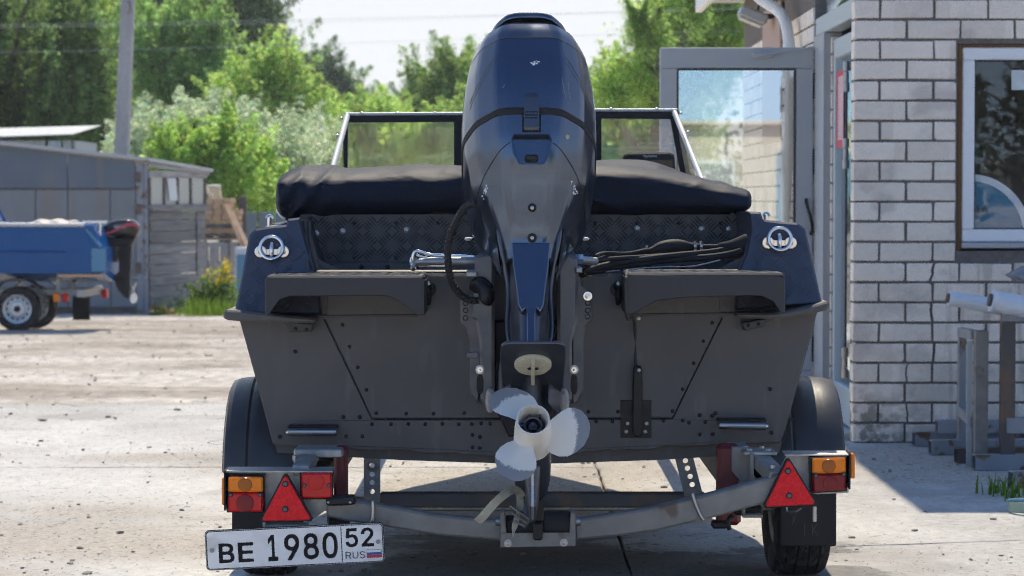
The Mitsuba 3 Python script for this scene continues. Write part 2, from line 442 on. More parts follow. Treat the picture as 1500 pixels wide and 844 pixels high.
def make_ground():
    ys = np.r_[-400, -150, -60, -25, -12, np.arange(-6, 10, .4), np.arange(10, 36, .16), np.arange(36, 56, .8), 60, 75, 90, 150, 300, 600]
    xs = np.r_[-500, -200, -80, -40, -25, np.arange(-16, -9, .5), np.arange(-9, 4, .14), np.arange(4, 14, .5), 20, 40, 90, 250, 500]
    X, Y = np.meshgrid(xs, ys, indexing='ij')
    bump = meshkit.fbm(np.stack([X * .9, Y * 1.4, X * 0], -1), 4, 5) - .5
    rut = meshkit.fbm(np.stack([X * .25, Y * 2.6, X * 0 + 3], -1), 3, 9) - .5
    far = np.clip((Y - 10.4) / 1.5, 0, 1) * (np.abs(X) < 30)
    Z = ground_z(X, Y) - .03 * (1 - np.clip((Y - 10.5) / .6, 0, 1)) + far * (.05 * bump + .035 * rut)
    n, m = X.shape
    v = np.stack([X, Y, Z], -1).reshape(-1, 3)
    i, j = np.meshgrid(np.arange(n - 1), np.arange(m - 1), indexing='ij')
    q = np.stack([i * m + j, (i + 1) * m + j, (i + 1) * m + j + 1, i * m + j + 1], -1).reshape(-1, 4)
    add('ground', (v, q), 'dirt', smooth=True, kind='structure')


make_ground()
rng = random.Random(4)


def slab(corners, za=0.0, zb=0.0, skew=0.0):
    """one cast concrete slab; its edges wander a little, so the joints are not ruled lines"""
    pts = []
    n = len(corners)
    for i in range(n):
        a, b = np.array(corners[i], float), np.array(corners[(i + 1) % n], float)
        k = max(2, int(np.linalg.norm(b - a) / .14))
        for t in range(k):
            w = a + (b - a) * t / k
            pts.append(w + (np.array([rng.gauss(0, .004), rng.gauss(0, .006)]) if t else 0))
    pts = np.array(pts)
    cc = pts.mean(0)
    pts = cc + (pts - cc) * (1 - .005 / np.maximum(np.linalg.norm(pts - cc, axis=1, keepdims=True), .1))
    s_ = corners[0][1] - skew * (corners[0][0] - 1), corners[2][1] - skew * (corners[2][0] - 1)
    tilt = lambda v: v + np.column_stack([v[:, 0] * 0, v[:, 0] * 0, np.interp(v[:, 1] - skew * (v[:, 0] - 1), s_, (za, zb))])
    add('ground__slab', moved(prism(pts, -.12, 0, .006, axis='z'), tilt), 'concrete')


# left rows run straight across; the right rows are cast a little askew
L = .38
for y0, y1, za, zb in ((-6, -1.6, 0, 0), (-1.6, 2.9, 0, 0), (2.9, 7.4, 0, 0), (7.4, 10.95, 0, -.004)):
    for x0, x1 in ((-16, -10), (-10, -5.2), (-5.2, L)):
        slab([(x0, y0), (x1, y0), (x1, y1), (x0, y1)], za, zb)
sk = .24
for a, b, za, zb in ((-6, -2, 0, 0), (-2, 1.4, 0, 0), (1.4, 4.86, 0, 0), (4.86, 8.3, 0, 0), (8.3, 10.7, 0, 0)):
    for x0, x1 in ((L, 3.1), (3.1, 7.5)):
        slab([(x0, a + sk * (x0 - 1)), (x1, a + sk * (x1 - 1)), (x1, b + sk * (x1 - 1)), (x0, b + sk * (x0 - 1))], za, zb, sk)


def pebbles():
    r = np.random.default_rng(7)
    base = trimesh.creation.icosphere(0).vertices
    fc = trimesh.creation.icosphere(0).faces
    V, Fc, k = [], [], 0
    n = 6500
    for i in range(n):
        D = 6.6 + 24 * r.random() ** 1.7
        y = D + CAM_Y
        x = -.215 * D + r.random() * .42 * D
        d = meshkit.fbm(np.array([x * .35 + 4, y * 1.3 + 2, 1.0]), 4, 2)
        if d < .5 and r.random() < .72:
            continue
        if x > 1.5 and y > 8.4:
            continue
        s = (.0018 + .0072 * r.random() ** 8) * (1 + .03 * D)
        sc = np.array([s * (.7 + r.random()), s * (.7 + r.random()), s * .6])
        V.append(base * sc * (1 + .25 * r.standard_normal((12, 1))) + [x, y, float(ground_z(x, y)) + s * .3 + (.01 if y > 11 else 0)])
        Fc.append(fc + k); k += 12
    add('gravel', (np.vstack(V), np.vstack(Fc)), 'gravel_stone', label='small dark stones strewn over the dusty yard', cat='gravel', kind='stuff')


pebbles()


# ------------------------------------------------------------------ the brick building on the right
YOFF = 2.44
WX, WY = 1.668, 6.05            # its near corner
PZ = .0985                      # course height
build = thing('brick_building', 'pale grey brick building with a glazed side entrance and cracked front wall', 'building')
ROOF = 4.05
FACED = 2.56                    # the courses in view are laid brick by brick up to here
WIN = (2.185, 3.45, .955, 1.935)        # opening x0 x1 z0 z1
DOOR = (6.20, 7.71)                    # doorway y0 y1
J = .012                         # joint width


def crack_x(z, which):
    n = lambda k, s_: float(meshkit.noise(np.array([z * k, 3.7, which * 5.0]), s_)) - .5
    return (2.060 if which == 0 else 1.925) + .045 * n(4, 1) + .022 * n(17, 2) + .012 * n(48, 3)


def front_bricks():
    r = random.Random(3)
    rows = int(FACED / PZ)
    for i in range(rows):
        z0, z1 = i * PZ + J * .5, (i + 1) * PZ - J * .5
        x = WX
        first = True
        while x < 3.6:
            w = (.12 if i % 2 else .25) if first else .25
            first = False
            a, b = x, x + w
            x = b + J
            segs = [(a, b)]
            zc = (z0 + z1) / 2
            if WIN[2] - .03 < zc < WIN[3] + .04:                # the window opening
                segs = []
                if a < WIN[0] - .03:
                    segs.append((a, min(b, WIN[0] - .022)))
                if b > WIN[1] + .03:
                    segs.append((max(a, WIN[1] + .022), b))
            for (s, t) in segs:
                if t - s < .03:
                    continue
                dy = r.gauss(0, .0012)
                for which, lo, hi in ((0, .42, .95), (1, .1, .5)):
                    if lo < zc < hi and s + .025 < crack_x(zc, which) < t - .025:
                        g = .006 if which else .0095
                        zz = np.linspace(z0, z1, 6)
                        cx_ = [crack_x(z_, which) for z_ in zz]
                        for poly in ([(s, z0)] + [(c_ - g, z_) for c_, z_ in zip(cx_, zz)] + [(s, z1)], [(t, z0), (t, z1)] + [(c_ + g * .6, z_) for c_, z_ in zip(cx_[::-1], zz[::-1])]):
                            add('brick_building__brick', prism(poly, WY + dy, WY + .11, .0), 'brick')
                        break
                else:
                    jit = [r.gauss(0, .0012) for _ in range(8)]
                    p = []
                    for q_, (cx_, cz_) in enumerate(((s, z0), (t, z0), (t, z1), (s, z1))):
                        cx_ += jit[2 * q_]; cz_ += jit[2 * q_ + 1]
                        k1, k2 = r.uniform(.005, .013), r.uniform(.004, .010)
                        if r.random() < .22:                    # a chipped corner
                            hx, hz__ = (1 if q_ in (0, 3) else -1), (1 if q_ < 2 else -1)
                            e_ = [(cx_ + hx * k1, cz_), (cx_, cz_ + hz__ * k2)]
                            p += e_[::-1] if q_ in (0, 2) else e_
                        else:
                            p.append((cx_, cz_))
                    add('brick_building__brick', prism(p, WY + dy, WY + .115, .004), 'brick')


front_bricks()


def side_bricks():
    """the pier's half bricks and the wall beyond the doorway: all joined, each foreshortened to a few pixels"""
    r = random.Random(5)
    far, m = [], []
    for i in range(int(2.62 / PZ)):
        z0, z1 = i * PZ + J * .5 - .3, (i + 1) * PZ - J * .5 - .3
        far.append((7.72, 7.72 + (.12 if i % 2 else .25), z0, z1))
        y = far[-1][1] + J
        while y < 11.85:
            far.append((y, min(y + .25, 11.9), z0, z1))
            y += .25 + J
    k = 0
    for (a, b, z0, z1) in far:
        q = box(WX + r.gauss(0, .0015), WX + .11, a, b, z0, z1, .004)
        if z0 > 1.55:
            add('brick_building__brick', q, 'brick')
        else:
            m.append(q)
    if m:
        add('brick_building__lower_brickwork', cat_(*m), 'brick', kind='stuff')


side_bricks()
core = [box(WX + .02, WIN[0] - .012, WY + .012, WY + .25, -.3, ROOF), box(WIN[0] - .012, WIN[1] + .012, WY + .012, WY + .25, -.3, WIN[2] - .014),
        box(WIN[0] - .012, WIN[1] + .012, WY + .012, WY + .25, WIN[3] + .016, ROOF), box(WIN[1] + .012, 6.5, WY + .012, WY + .25, -.3, ROOF),
        box(WX + .012, WX + .24, 7.715, 11.9, -.4, 2.62)]
pier = []
add('brick_building__mortar_core', cat_(*core), 'mortar')
add('brick_building__upper_wall', cat_(box(WX, 6.5, WY, WY + .011, FACED, ROOF), box(WX, WX + .30, WY + .0115, 7.9, 2.525, ROOF)), 'brick')
add('brick_building__inner_wall', cat_(box(WX + .25, 6.5, 11.8, 11.9, -.4, 2.62), box(6.4, 6.5, WY + .3, 11.8, -.4, 2.62), box(WX + .25, 6.5, WY + .26, 11.8, -.32, -.03), box(WX + .31, 6.5, WY + .26, 11.8, 2.56, 2.62), box(WX + .36, WX + .42, WY + .255, 11.79, -.02, 2.55), box(WX + .43, 6.39, WY + 2.6, WY + 2.66, -.02, 2.55)), 'plaster')  # includes an added partition that keeps light out of the window room
add('brick_building__roof', cat_(box(WX - .01, 6.6, WY - .01, 7.9, ROOF, ROOF + .10, .01), box(WX - .30, 6.6, 7.92, 12.2, 2.63, 2.74, .02)), 'roof_white')
add('brick_building__eave_board', box(WX - .32, WX - .27, 7.92, 12.2, 2.56, 2.75, .006), 'white_paint')
# the brick reveal seen between the closed leaf and the far jamb
for i in range(21):
    add('brick_building__brick', box(WX + .045, WX + .11, 7.255, 7.288, i * PZ + .006, i * PZ + PZ - .006, .003), 'brick')
# window
x0, x1, z0, z1 = WIN
add('brick_building__foam_joint', cat_(box(x0 - .011, x0 + .012, WY + .012, WY + .06, z0 - .012, z1 + .014, .004), box(x0 + .012, x1, WY + .012, WY + .06, z1 + .001, z1 + .014, .004)), 'foam_brown')
win = thing('brick_building__window', 'white plastic window with a dark pane', None)
fw = .062
fr = [box(x0 + .013, x1, WY + .02, WY + .08, z1 - fw, z1, .006), box(x0 + .013, x1, WY + .02, WY + .08, z0 + .03, z0 + fw + .03, .006),
      box(x0 + .013, x0 + .013 + fw, WY + .0215, WY + .08, z0 + fw + .031, z1 - fw - .001, .006), box(x1 - fw, x1, WY + .0215, WY + .08, z0 + fw + .031, z1 - fw - .001, .006)]
add('brick_building__window__frame', cat_(*fr), 'white_pvc')
add('brick_building__window__sill', box(x0 + .012, x1, WY - .012, WY + .10, z0, z0 + .027, .004), 'frame_grey')
gx0, gz0 = x0 + .013 + fw, z0 + fw + .03
add('brick_building__window__bead', cat_(box(gx0, gx0 + .006, WY + .035, WY + .06, gz0, z1 - fw), box(gx0 + .006, x1 - fw, WY + .035, WY + .06, gz0, gz0 + .006), box(gx0 + .006, x1 - fw, WY + .035, WY + .06, z1 - fw - .006, z1 - fw)), 'black_rubber')
add('brick_building__window__pane', box(gx0 - .01, x1 - fw + .01, WY + .055, WY + .0555, gz0 - .01, z1 - fw + .01), 'clear_glass')
# the round blue poster behind the pane, with its numbers
R = .30
cx, cz = gx0 - .015, gz0 - .03
arc = [(cx + R * math.cos(a), cz + R * math.sin(a)) for a in np.linspace(0, math.pi / 2, 24)]
arc2 = [(cx + (R - .035) * math.cos(a), cz + (R - .035) * math.sin(a)) for a in np.linspace(math.pi / 2, 0, 24)]
add('brick_building__window__poster_rim', prism(arc + arc2, WY + .062, WY + .0635), 'poster_white', label='pale rim of the round blue poster')
add('brick_building__window__poster', prism([(cx, cz)] + [(cx + (R - .037) * math.cos(a), cz + (R - .037) * math.sin(a)) for a in np.linspace(0, math.pi / 2, 24)], WY + .062, WY + .063), 'poster_blue', label='round blue poster with the number 44')
t = meshkit.text_mesh('44', .042, .0008, bold=True)
t.vertices = np.stack([t.vertices[:, 0] + gx0 + .002, WY + .0615 - t.vertices[:, 2], t.vertices[:, 1] + gz0 + .075], 1)
add('brick_building__window__number', t, 'plate_ink')
add('brick_building__window__sticker', box(gx0 + .185, gx0 + .30, WY + .0565, WY + .0572, z1 - fw - .145, z1 - fw - .048), 'poster_white')
# entrance in the left side wall
ent = thing('brick_building__entrance', 'grey framed glazed entrance in the side wall', None)
e0, e1 = DOOR
ex = WX + .035
HD = 2.03
add('brick_building__entrance__jamb', box(ex - .03, ex + .07, e1 - .42, e1, -.02, HD + .06, .004), 'frame_grey')
add('brick_building__entrance__jamb', box(ex - .015, ex + .07, e0, e0 + .035, -.02, HD + .06, .004), 'frame_pale')
add('brick_building__entrance__transom_bar', box(ex - .02, ex + .07, e0 - .03, e1 + .02, HD + .062, HD + .16, .004), 'frame_pale')
add('brick_building__entrance__transom_pane', box(ex + .01, ex + .0105, e0, e1, HD + .162, 2.48), 'coated_glass')
add('brick_building__entrance__head', box(ex - .02, ex + .07, e0 - .05, e1 + .02, 2.47, 2.52), 'frame_pale')
add('brick_building__entrance__threshold', box(ex - .10, ex + .16, e0, e1, -.10, .035, .006), 'frame_pale')
# fixed leaf next to the pier
l0, l1 = e0 + .04, e0 + .80
lf = [box(ex - .012, ex + .04, l0, l0 + .05, .05, HD, .004), box(ex - .012, ex + .04, l1 - .05, l1, .05, HD, .004), box(ex - .012, ex + .04, l0 + .051, l1 - .051, HD - .10, HD, .004), box(ex - .012, ex + .04, l0 + .051, l1 - .051, .05, .24, .004)]
add('brick_building__entrance__leaf', cat_(*lf), 'frame_pale')
add('brick_building__entrance__leaf_pane', box(ex + .005, ex + .0055, l0 + .045, l1 - .045, .235, HD - .095), 'coated_glass')
add('brick_building__entrance__notice', box(ex - .0015, ex - .0005, l0 + .46, l1 - .06, 1.46, 1.86), 'poster_pink')
add('brick_building__entrance__notice_border', cat_(box(ex - .003, ex - .0016, l0 + .46, l1 - .06, 1.83, 1.86), box(ex - .003, ex - .0016, l0 + .46, l1 - .06, 1.46, 1.50), box(ex - .003, ex - .0016, l1 - .10, l1 - .06, 1.501, 1.829)), 'poster_red')
for hz in (1.80, 1.42, .38):
    add('brick_building__entrance__hinge', cat_(cyl((ex - .048, l0 + .01, hz - .075), (ex - .048, l0 + .01, hz - .028), .017, 12), cyl((ex - .048, l0 + .01, hz - .024), (ex - .048, l0 + .01, hz + .024), .014, 12), cyl((ex - .048, l0 + .01, hz + .028), (ex - .048, l0 + .01, hz + .075), .017, 12)), 'steel')
# open leaf: stands square to the wall, hung on the far jamb
add_y = e1 - .02
od = thing('brick_building__open_door', 'grey framed glass door standing wide open', None)
d0, d1 = ray_to(966, 300, add_y)[0], WX - .005
def slat_box(xa, xb, za, zb, ya=add_y - .03, yb=add_y + .03): return box(xa, xb, ya, yb, za, zb, .004)
add('brick_building__open_door__frame', cat_(slat_box(d0, d1, HD - .115, HD), slat_box(d0, d1, .04, .24), slat_box(d0, d0 + .095, .241, HD - .116), slat_box(d1 - .095, d1, .241, HD - .116)), 'frame_grey')
add('brick_building__open_door__glazing_bead', cat_(slat_box(d0 + .0955, d1 - .0955, HD - .124, HD - .1165, add_y - .034, add_y + .02), slat_box(d0 + .0955, d0 + .103, .242, HD - .125, add_y - .034, add_y + .02), slat_box(d1 - .103, d1 - .0955, .242, HD - .125, add_y - .034, add_y + .02)), 'black_rubber')
add('brick_building__open_door__pane', box(d0 + .09, d1 - .09, add_y - .003, add_y - .0025, .236, HD - .112), 'coated_glass')
cz = HD - .045
add('brick_building__open_door__closer_arm', cat_(box(d1 - .34, d1 - .22, add_y - .055, add_y - .031, cz - .012, cz + .012, .004), tube([(d1 - .30, add_y - .06, cz), (d1 - .10, add_y - .07, cz + .03), (d1 + .0, add_y - .06, cz + .045)], .006, 8)), 'frame_grey')
for hz in (1.82, 1.40, .36):
    add('brick_building__open_door__hinge', cyl((d1 + .015, add_y - .02, hz - .07), (d1 + .015, add_y - .02, hz + .07), .014, 12), 'black_plastic')
hx = d1 - .055
add('brick_building__open_door__pull_handle', tube(spline([(hx + .02, add_y - .03, 1.19), (hx + .02, add_y - .075, 1.16), (hx + .045, add_y - .085, 1.06), (hx + .045, add_y - .03, 1.0)], 16), .009, 10), 'black_plastic')

# rainwater pipe, floodlight and blank board on the wall behind
pz = [ray_to(1112, -8, 8.9), ray_to(1133, 8, 8.7), ray_to(1152, 24, 8.5), ray_to(1156, 34, 8.42), ray_to(1156, 130, 8.4)]
pp = spline([(p[0] - .02, p[1], p[2]) for p in pz[:4]] + [(pz[3][0] - .02, 8.42, 1.2), (pz[3][0] - .02, 8.42, -.05)], 40)
pp[:, 0] = np.minimum(pp[:, 0], WX - .05)
dp = thing('downpipe', 'white rainwater downpipe on the brick side wall', 'pipe')
add('downpipe__pipe', tube(pp, .034, 14), 'white_paint')
add('downpipe__clip', box(WX - .1, WX - .004, 8.37, 8.47, 1.9, 1.94, .005), 'galvanised')
add('wall_board', box(WX - .02, WX - .004, 9.25, 10.3, 1.55, 2.42, .004), 'pink_board', label='faded pinkish board fixed to the side wall below the eave', cat='board')
fl = thing('floodlight', 'small grey floodlight bracketed to the side wall under the eave', 'lamp')
add('floodlight__housing', rot(box(WX - .24, WX - .06, 9.5, 9.7, 2.31, 2.38, .012), 22, [0, 1, 0], [WX - .15, 9.6, 2.35]), 'frame_grey')
add('floodlight__lens', rot(box(WX - .225, WX - .075, 9.515, 9.685, 2.298, 2.309, .003), 22, [0, 1, 0], [WX - .15, 9.6, 2.35]), 'milky_pane')
add('floodlight__bracket', cat_(box(WX - .08, WX - .004, 9.54, 9.57, 2.33, 2.355, .003), box(WX - .08, WX - .004, 9.63, 9.66, 2.33, 2.355, .003), tube(spline([(WX - .12, 9.6, 2.37), (WX - .09, 9.58, 2.43), (WX - .03, 9.55, 2.41), (WX - .01, 9.5, 2.27)], 14), .007, 6)), 'black_plastic')

# ------------------------------------------------------------------ metalwork leaning and lying by the wall
def quad_tube(p, q, w, h, hollow=False):
    p, q = np.array(p, float), np.array(q, float)
    d = q - p; L_ = np.linalg.norm(d); d /= L_
    s = np.cross(d, [0, 0, 1]) if abs(d[2]) < .9 else np.array([1.0, 0, 0])
    s /= np.linalg.norm(s); u = np.cross(s, d)
    b = .003
    def ring(at, k): return [at + s * (w / 2 - k) * i + u * (h / 2 - k) * j for i, j in ((-1, -1), (1, -1), (1, 1), (-1, 1))]
    m = loft([ring(p, b), ring(p + d * b, 0), ring(q - d * b, 0), ring(q, b)])
    if not hollow:
        return m
    def bore(at): return [at + s * (w / 2 - .005) * i + u * (h / 2 - .005) * j for i, j in ((-1, -1), (1, -1), (1, 1), (-1, 1))]
    return minus(m, loft([bore(p - d * .01), bore(p + d * .25)]))


ta = thing('steel_trestle', 'tall narrow welded steel trestle standing by the brick wall', 'trestle')
n0, f0 = ray_to(1437, 484, 4.95), ray_to(1409, 480, 5.55)
add('steel_trestle__leg', quad_tube((n0[0], 4.95, n0[2]), (n0[0], 4.95, .0), .056, .056, True), 'dull_zinc', label='spattered near leg with an open top')
add('steel_trestle__leg', box(f0[0] - .018, f0[0] + .018, 5.53, 5.57, .0, f0[2], .003), 'old_grey_steel')
add('steel_trestle__top_rail', quad_tube((n0[0] - .02, 4.985, n0[2] - .022), (f0[0], 5.529, f0[2] - .022), .04, .042), 'old_grey_steel')
add('steel_trestle__low_rail', quad_tube((n0[0] - .02, 4.985, .20), (f0[0], 5.529, .20), .04, .045), 'old_grey_steel')
add('steel_trestle__plate', prism([(n0[0] - .055, n0[2] - .05), (n0[0] - .030, n0[2] - .05), (n0[0] - .030, .0), (n0[0] - .055, .0)], 4.99, 4.996), 'frame_pale')
tb = thing('steel_stand', 'rusty welded stand under the plastic wrapped pipes, cut by the frame edge', 'stand')
Y = 4.84
for a, b_ in ((1478, .05), (1530, .05)):
    p = ray_to(a, 470, Y)
    add('steel_stand__leg', box(p[0] - .03, p[0] + .03, Y, Y + .06, .0, p[2], .003), 'rust_steel' if a < 1500 else 'old_grey_steel')
p = ray_to(1468, 472, Y)
add('steel_stand__top_rail', box(p[0], p[0] + .42, Y - .002, Y + .062, p[2] + .002, p[2] + .06, .003), 'old_grey_steel')
p = ray_to(1474, 622, Y)
add('steel_stand__low_rail', box(p[0] + .0, p[0] + .40, Y - .008, Y - .004 + .05, p[2] - .04, p[2] + .03, .003), 'old_grey_steel')


def wrapped(a, b, r0, r1, lab):
    """a tube swathed in crumpled plastic film"""
    a, b = np.array(a), np.array(b)
    n, s = 40, 26
    d = (b - a) / np.linalg.norm(b - a)
    u = np.cross(d, [0, 0, 1]); u /= np.linalg.norm(u); w = np.cross(u, d)
    rings = []
    for i in range(n):
        t_ = i / (n - 1)
        ang = np.arange(s) * 2 * np.pi / s
        r = r0 + (r1 - r0) * t_
        base = a + (b - a) * t_
        pos = base + np.cos(ang)[:, None] * u * r + np.sin(ang)[:, None] * w * r
        k = 1 + .30 * (meshkit.fbm(pos * 24, 3, int(r0 * 1e4)) - .5) + (.10 if i in (0, 1) else 0)
        rings.append(base + (pos - base) * k[:, None])
    key = thing('wrapped_pipe', lab, 'pipe')
    add(key + '__film', loft(rings), 'wrap_plastic', smooth=40)
    add(key + '__core', tube_exact([a + d * .01, a - d * .012], [r0 * .62, r0 * .62], 14), 'rust_steel')


wrapped(ray_to(1390, 437, 4.94), ray_to(1530, 462, 4.94), .034, .036, 'film wrapped pipe reaching farther left over the stand by the brick wall')
wrapped(ray_to(1452, 440, 4.66), ray_to(1560, 462, 4.66), .046, .046, 'thicker film wrapped pipe lying in front, its white end torn open')
hz_ = ray_to(1490, 405, 5.3)
add('bent_sheet', moved(prism([(0, 0), (.10, .05), (.30, .06), (.30, .02), (.10, -.005), (.05, -.03)], 0, .25, .004), lambda v: v + [hz_[0] - .01, 5.3, hz_[2]]), 'old_grey_steel', label='bent grey metal sheet above the wrapped pipes at the frame edge', cat='metal sheet')
bars = [(1338, 640, 1560, 628, 5.89, 'hindmost grey square steel tube on the ground, touching the wall'), (1362, 660, 1560, 645, 5.49, 'square steel tube on the ground just in front of the trestle foot'),
        (1400, 672, 1570, 655, 5.13, 'longest square steel tube lying in the middle of the pile on the ground'), (1426, 682, 1580, 668, 4.84, 'bright edged square steel tube lying foremost in the pile'), (1480, 706, 1590, 700, 4.18, 'short dark steel tube lying apart by the grass tuft')]
for a, b_, c, d_, Y, lab in bars:
    p = ray_to(a, b_, Y)
    q = ray_to(c, d_, Y + .1)
    add('steel_tube', quad_tube((p[0], Y, .036 + float(ground_z(p[0], Y))), (q[0] + .25, Y + .10, .036 + float(ground_z(p[0], Y))), .06, .068, True), 'old_grey_steel' if Y != 5.13 else 'rust_steel', label=lab, cat='steel tube', group='steel tubes on the ground')
p = ray_to(1372, 636, 5.80)
add('steel_tube', quad_tube((p[0], 5.80, .105), (3.6, 5.90, .105), .06, .06, True), 'old_grey_steel', label='upper square steel tube resting on the hindmost one by the wall', cat='steel tube', group='steel tubes on the ground')

hp = ray_to(1477, 752, 3.38)
ho = thing('hose_coil', 'pale green plastic hoop lying at the right frame edge', 'hoop')
def hoop(r, z): return np.array([(hp[0] + .20 + r * math.cos(a), 3.38 + r * .62 * math.sin(a), z + .012 * math.sin(2 * a)) for a in np.linspace(0, 2 * math.pi, 50)])
ring = [[(hp[0] + .20 + (r) * math.cos(a), 3.38 + r * .62 * math.sin(a), z) for r, z in ((.2, .005), (.2, .045), (.192, .045), (.192, .005))] for a in np.linspace(0, 2 * math.pi, 40)]
add(ho + '__band', loft(ring, cap=False), 'hoop_green')
plain('hoop_green', (.30, .42, .36), .5)
add(ho + '__edge', tube(hoop(.197, .046), .006, 6, cap=False), 'tarp_blue')


def grass_mesh(spots, n, h, seed, spread=.12, lean=.5):
    r = np.random.default_rng(seed)
    V, Fc, C = [], [], []
    k = 0
    for (x, y) in spots:
        for _ in range(n):
            bx, by = x + r.normal(0, spread), y + r.normal(0, spread)
            hh = h * (.4 + .8 * r.random())
            a = r.random() * 2 * math.pi
            d = np.array([math.cos(a), math.sin(a), 0]); s = np.array([-d[1], d[0], 0]) * (.0035 + .003 * r.random()) * max(1, h / .2)
            b0 = np.array([bx, by, float(ground_z(bx, by)) - .01])
            l = lean * hh * r.random()
            pts = [b0 - s, b0 + s, b0 + d * l * .35 + [0, 0, hh * .55] + s * .8, b0 + d * l * .35 + [0, 0, hh * .55] - s * .8, b0 + d * l + [0, 0, hh * .95]]
            V += pts
            Fc += [(k, k + 1, k + 2), (k, k + 2, k + 3), (k + 3, k + 2, k + 4)]
            g = .7 + .6 * r.random()
            C += [(.14 * g, .24 * g, .035 * g)] * 5
            k += 5
    return (np.array(V), np.array(Fc)), np.array(C)


g, c = grass_mesh([tuple(ray_to(a, b_, 3.95)[[0]]) + (yy,) for a, b_, yy in ((1462, 730, 3.95), (1472, 735, 3.85), (1488, 735, 3.75), (1478, 728, 4.0))], 20, .10, 3, .035)
add('grass_tuft', g, 'leaves', color=c, label='small green grass tuft growing from the slab joint by the hoop', cat='grass')

YOFF = 0.0
# ------------------------------------------------------------------ the low shed on the left
YOFF = 13.8
shed = thing('shed', 'low lean-to shed with blue grey sheet front and weathered plank side', 'shed')
SX, SY = ray_to(214, 460, 18.6)[0], 18.6
SZ = float(ground_z(0, SY))
fl0 = SX - 3.4


def top_front(x): return 1.73 + (SX - x) * .118


zs = ray_to(100, 277, 18.7)[2]
cols = [SX - .14, ray_to(99, 300, 18.6)[0], ray_to(-20, 300, 18.6)[0], fl0]
for i in range(3):
    b, a = cols[i] - .006, cols[i + 1] + .006
    add('shed__sheet', prism([(a, zs + .012), (b, zs + .012), (b, top_front(b) - .02), (a, top_front(a) - .02)], SY + .012, SY + .04, .006), 'metal_sheet')
    mid = (a + b) / 2 + .12
    for c, d in ((a, mid - .006), (mid + .006, b)):
        add('shed__sheet', box(c, d, SY + .016 + .004 * (c > a), SY + .04, SZ + .10, zs - .012, .006), 'pale_sheet')
add('shed__frame', cat_(box(fl0, SX - .02, SY + .041, SY + .10, SZ - .1, SZ + .16, .004), box(fl0, SX - .02, SY + .041, SY + .08, zs - .03, zs + .03, .004)), 'rust_steel')
add('shed__corner_post', cat_(box(SX - .135, SX - .03, SY - .01, SY + .09, SZ - .1, 1.70, .008), box(SX - .026, SX + .03, SY + .0, SY + .09, SZ - .1, 1.69, .006)), 'old_grey_steel')
for z in (1.42, .95, .1): add('shed__hinge', box(SX - .15, SX - .06, SY - .022, SY - .011, z, z + .16, .004), 'rust_steel')
# plank side, running back
dx, dy = .56, 2.15
SL = math.hypot(dx, dy)


def side(u0, u1, z0, z1, t0=0.0, t1=.025, b=.004):
    m = box(u0, u1, 0, 1, 0, 1)
    v = np.array(box(u0, u1, t0, t1, z0, z1, b).vertices) if not callable(z1) else None
    m = box(u0, u1, t0, t1, z0, z1, b)
    v = np.array(m.vertices)
    e, n_ = np.array([dx, dy]) / SL, np.array([dy, -dx]) / SL
    m.vertices = np.column_stack([SX + .03 + v[:, 0] * e[0] + v[:, 1] * n_[0], SY + .03 + v[:, 0] * e[1] + v[:, 1] * n_[1], v[:, 2]])
    return m


r5 = random.Random(11)
zsill = 1.0
z = SZ + .06
k = 0
while z < zsill - .10:
    h = .155 + r5.random() * .03
    add('shed__plank', side(.02 + r5.random() * .02, SL - r5.random() * .03, z, min(z + h - .010, zsill - .012), -.012 + r5.random() * .010, .016 + r5.random() * .010), 'grey_wood')
    z += h
add('shed__sill_board', side(.0, SL + .04, zsill, zsill + .10, .0, .07), 'grey_wood')
add('shed__batten', side(SL - .42, SL - .28, .02, zsill - .02, .028, .05), 'grey_wood')
add('shed__head_board', side(.0, SL + .02, 1.50, 1.60, .0, .035), 'grey_wood')
us = [.03, .58, 1.10, 1.62, SL - .02]
for i in range(4):
    add('shed__pane', side(us[i] + .03, us[i + 1] - .03, zsill + .10, 1.50, .0, .006, .001), 'milky_pane')
for u in us: add('shed__mullion', side(u - .03, u + .03, zsill + .101, 1.499, -.004, .03), 'dark_wood')
add('shed__hanging_sheet', moved(side(.66, .98, zsill + .16, 1.49, .032, .036, .0), lambda v: v + np.column_stack([(1.49 - v[:, 2]) * .05, (1.49 - v[:, 2]) * .3, v[:, 2] * 0])), 'poster_white', label='torn white sheet hanging in the shed window')
rf = np.array([[fl0 - .1, SY - .10, top_front(fl0) + .0], [SX + .08, SY - .10, 1.735], [SX + dx + .16, SY + dy + .1, 1.60], [fl0 - .1, SY + dy + .4, 1.9]])
rfm = hull(np.vstack([rf, rf + [0, 0, .05]]))
add('shed__roof', rfm, 'roof_white')
add('shed__inner_wall', cat_(box(fl0, SX - .05, SY + .11, SY + .14, SZ, 1.66), moved(side(.05, SL, SZ, 1.45, -.40, -.38), lambda v: v)), 'plaster')
add('shed__roof_edge', moved(side(-.1, SL + .05, 1.60, 1.66, .04, .07), lambda v: v + np.column_stack([v[:, 0] * 0, v[:, 0] * 0, (SY + 1.2 - v[:, 1]) * .05])), 'grey_wood')

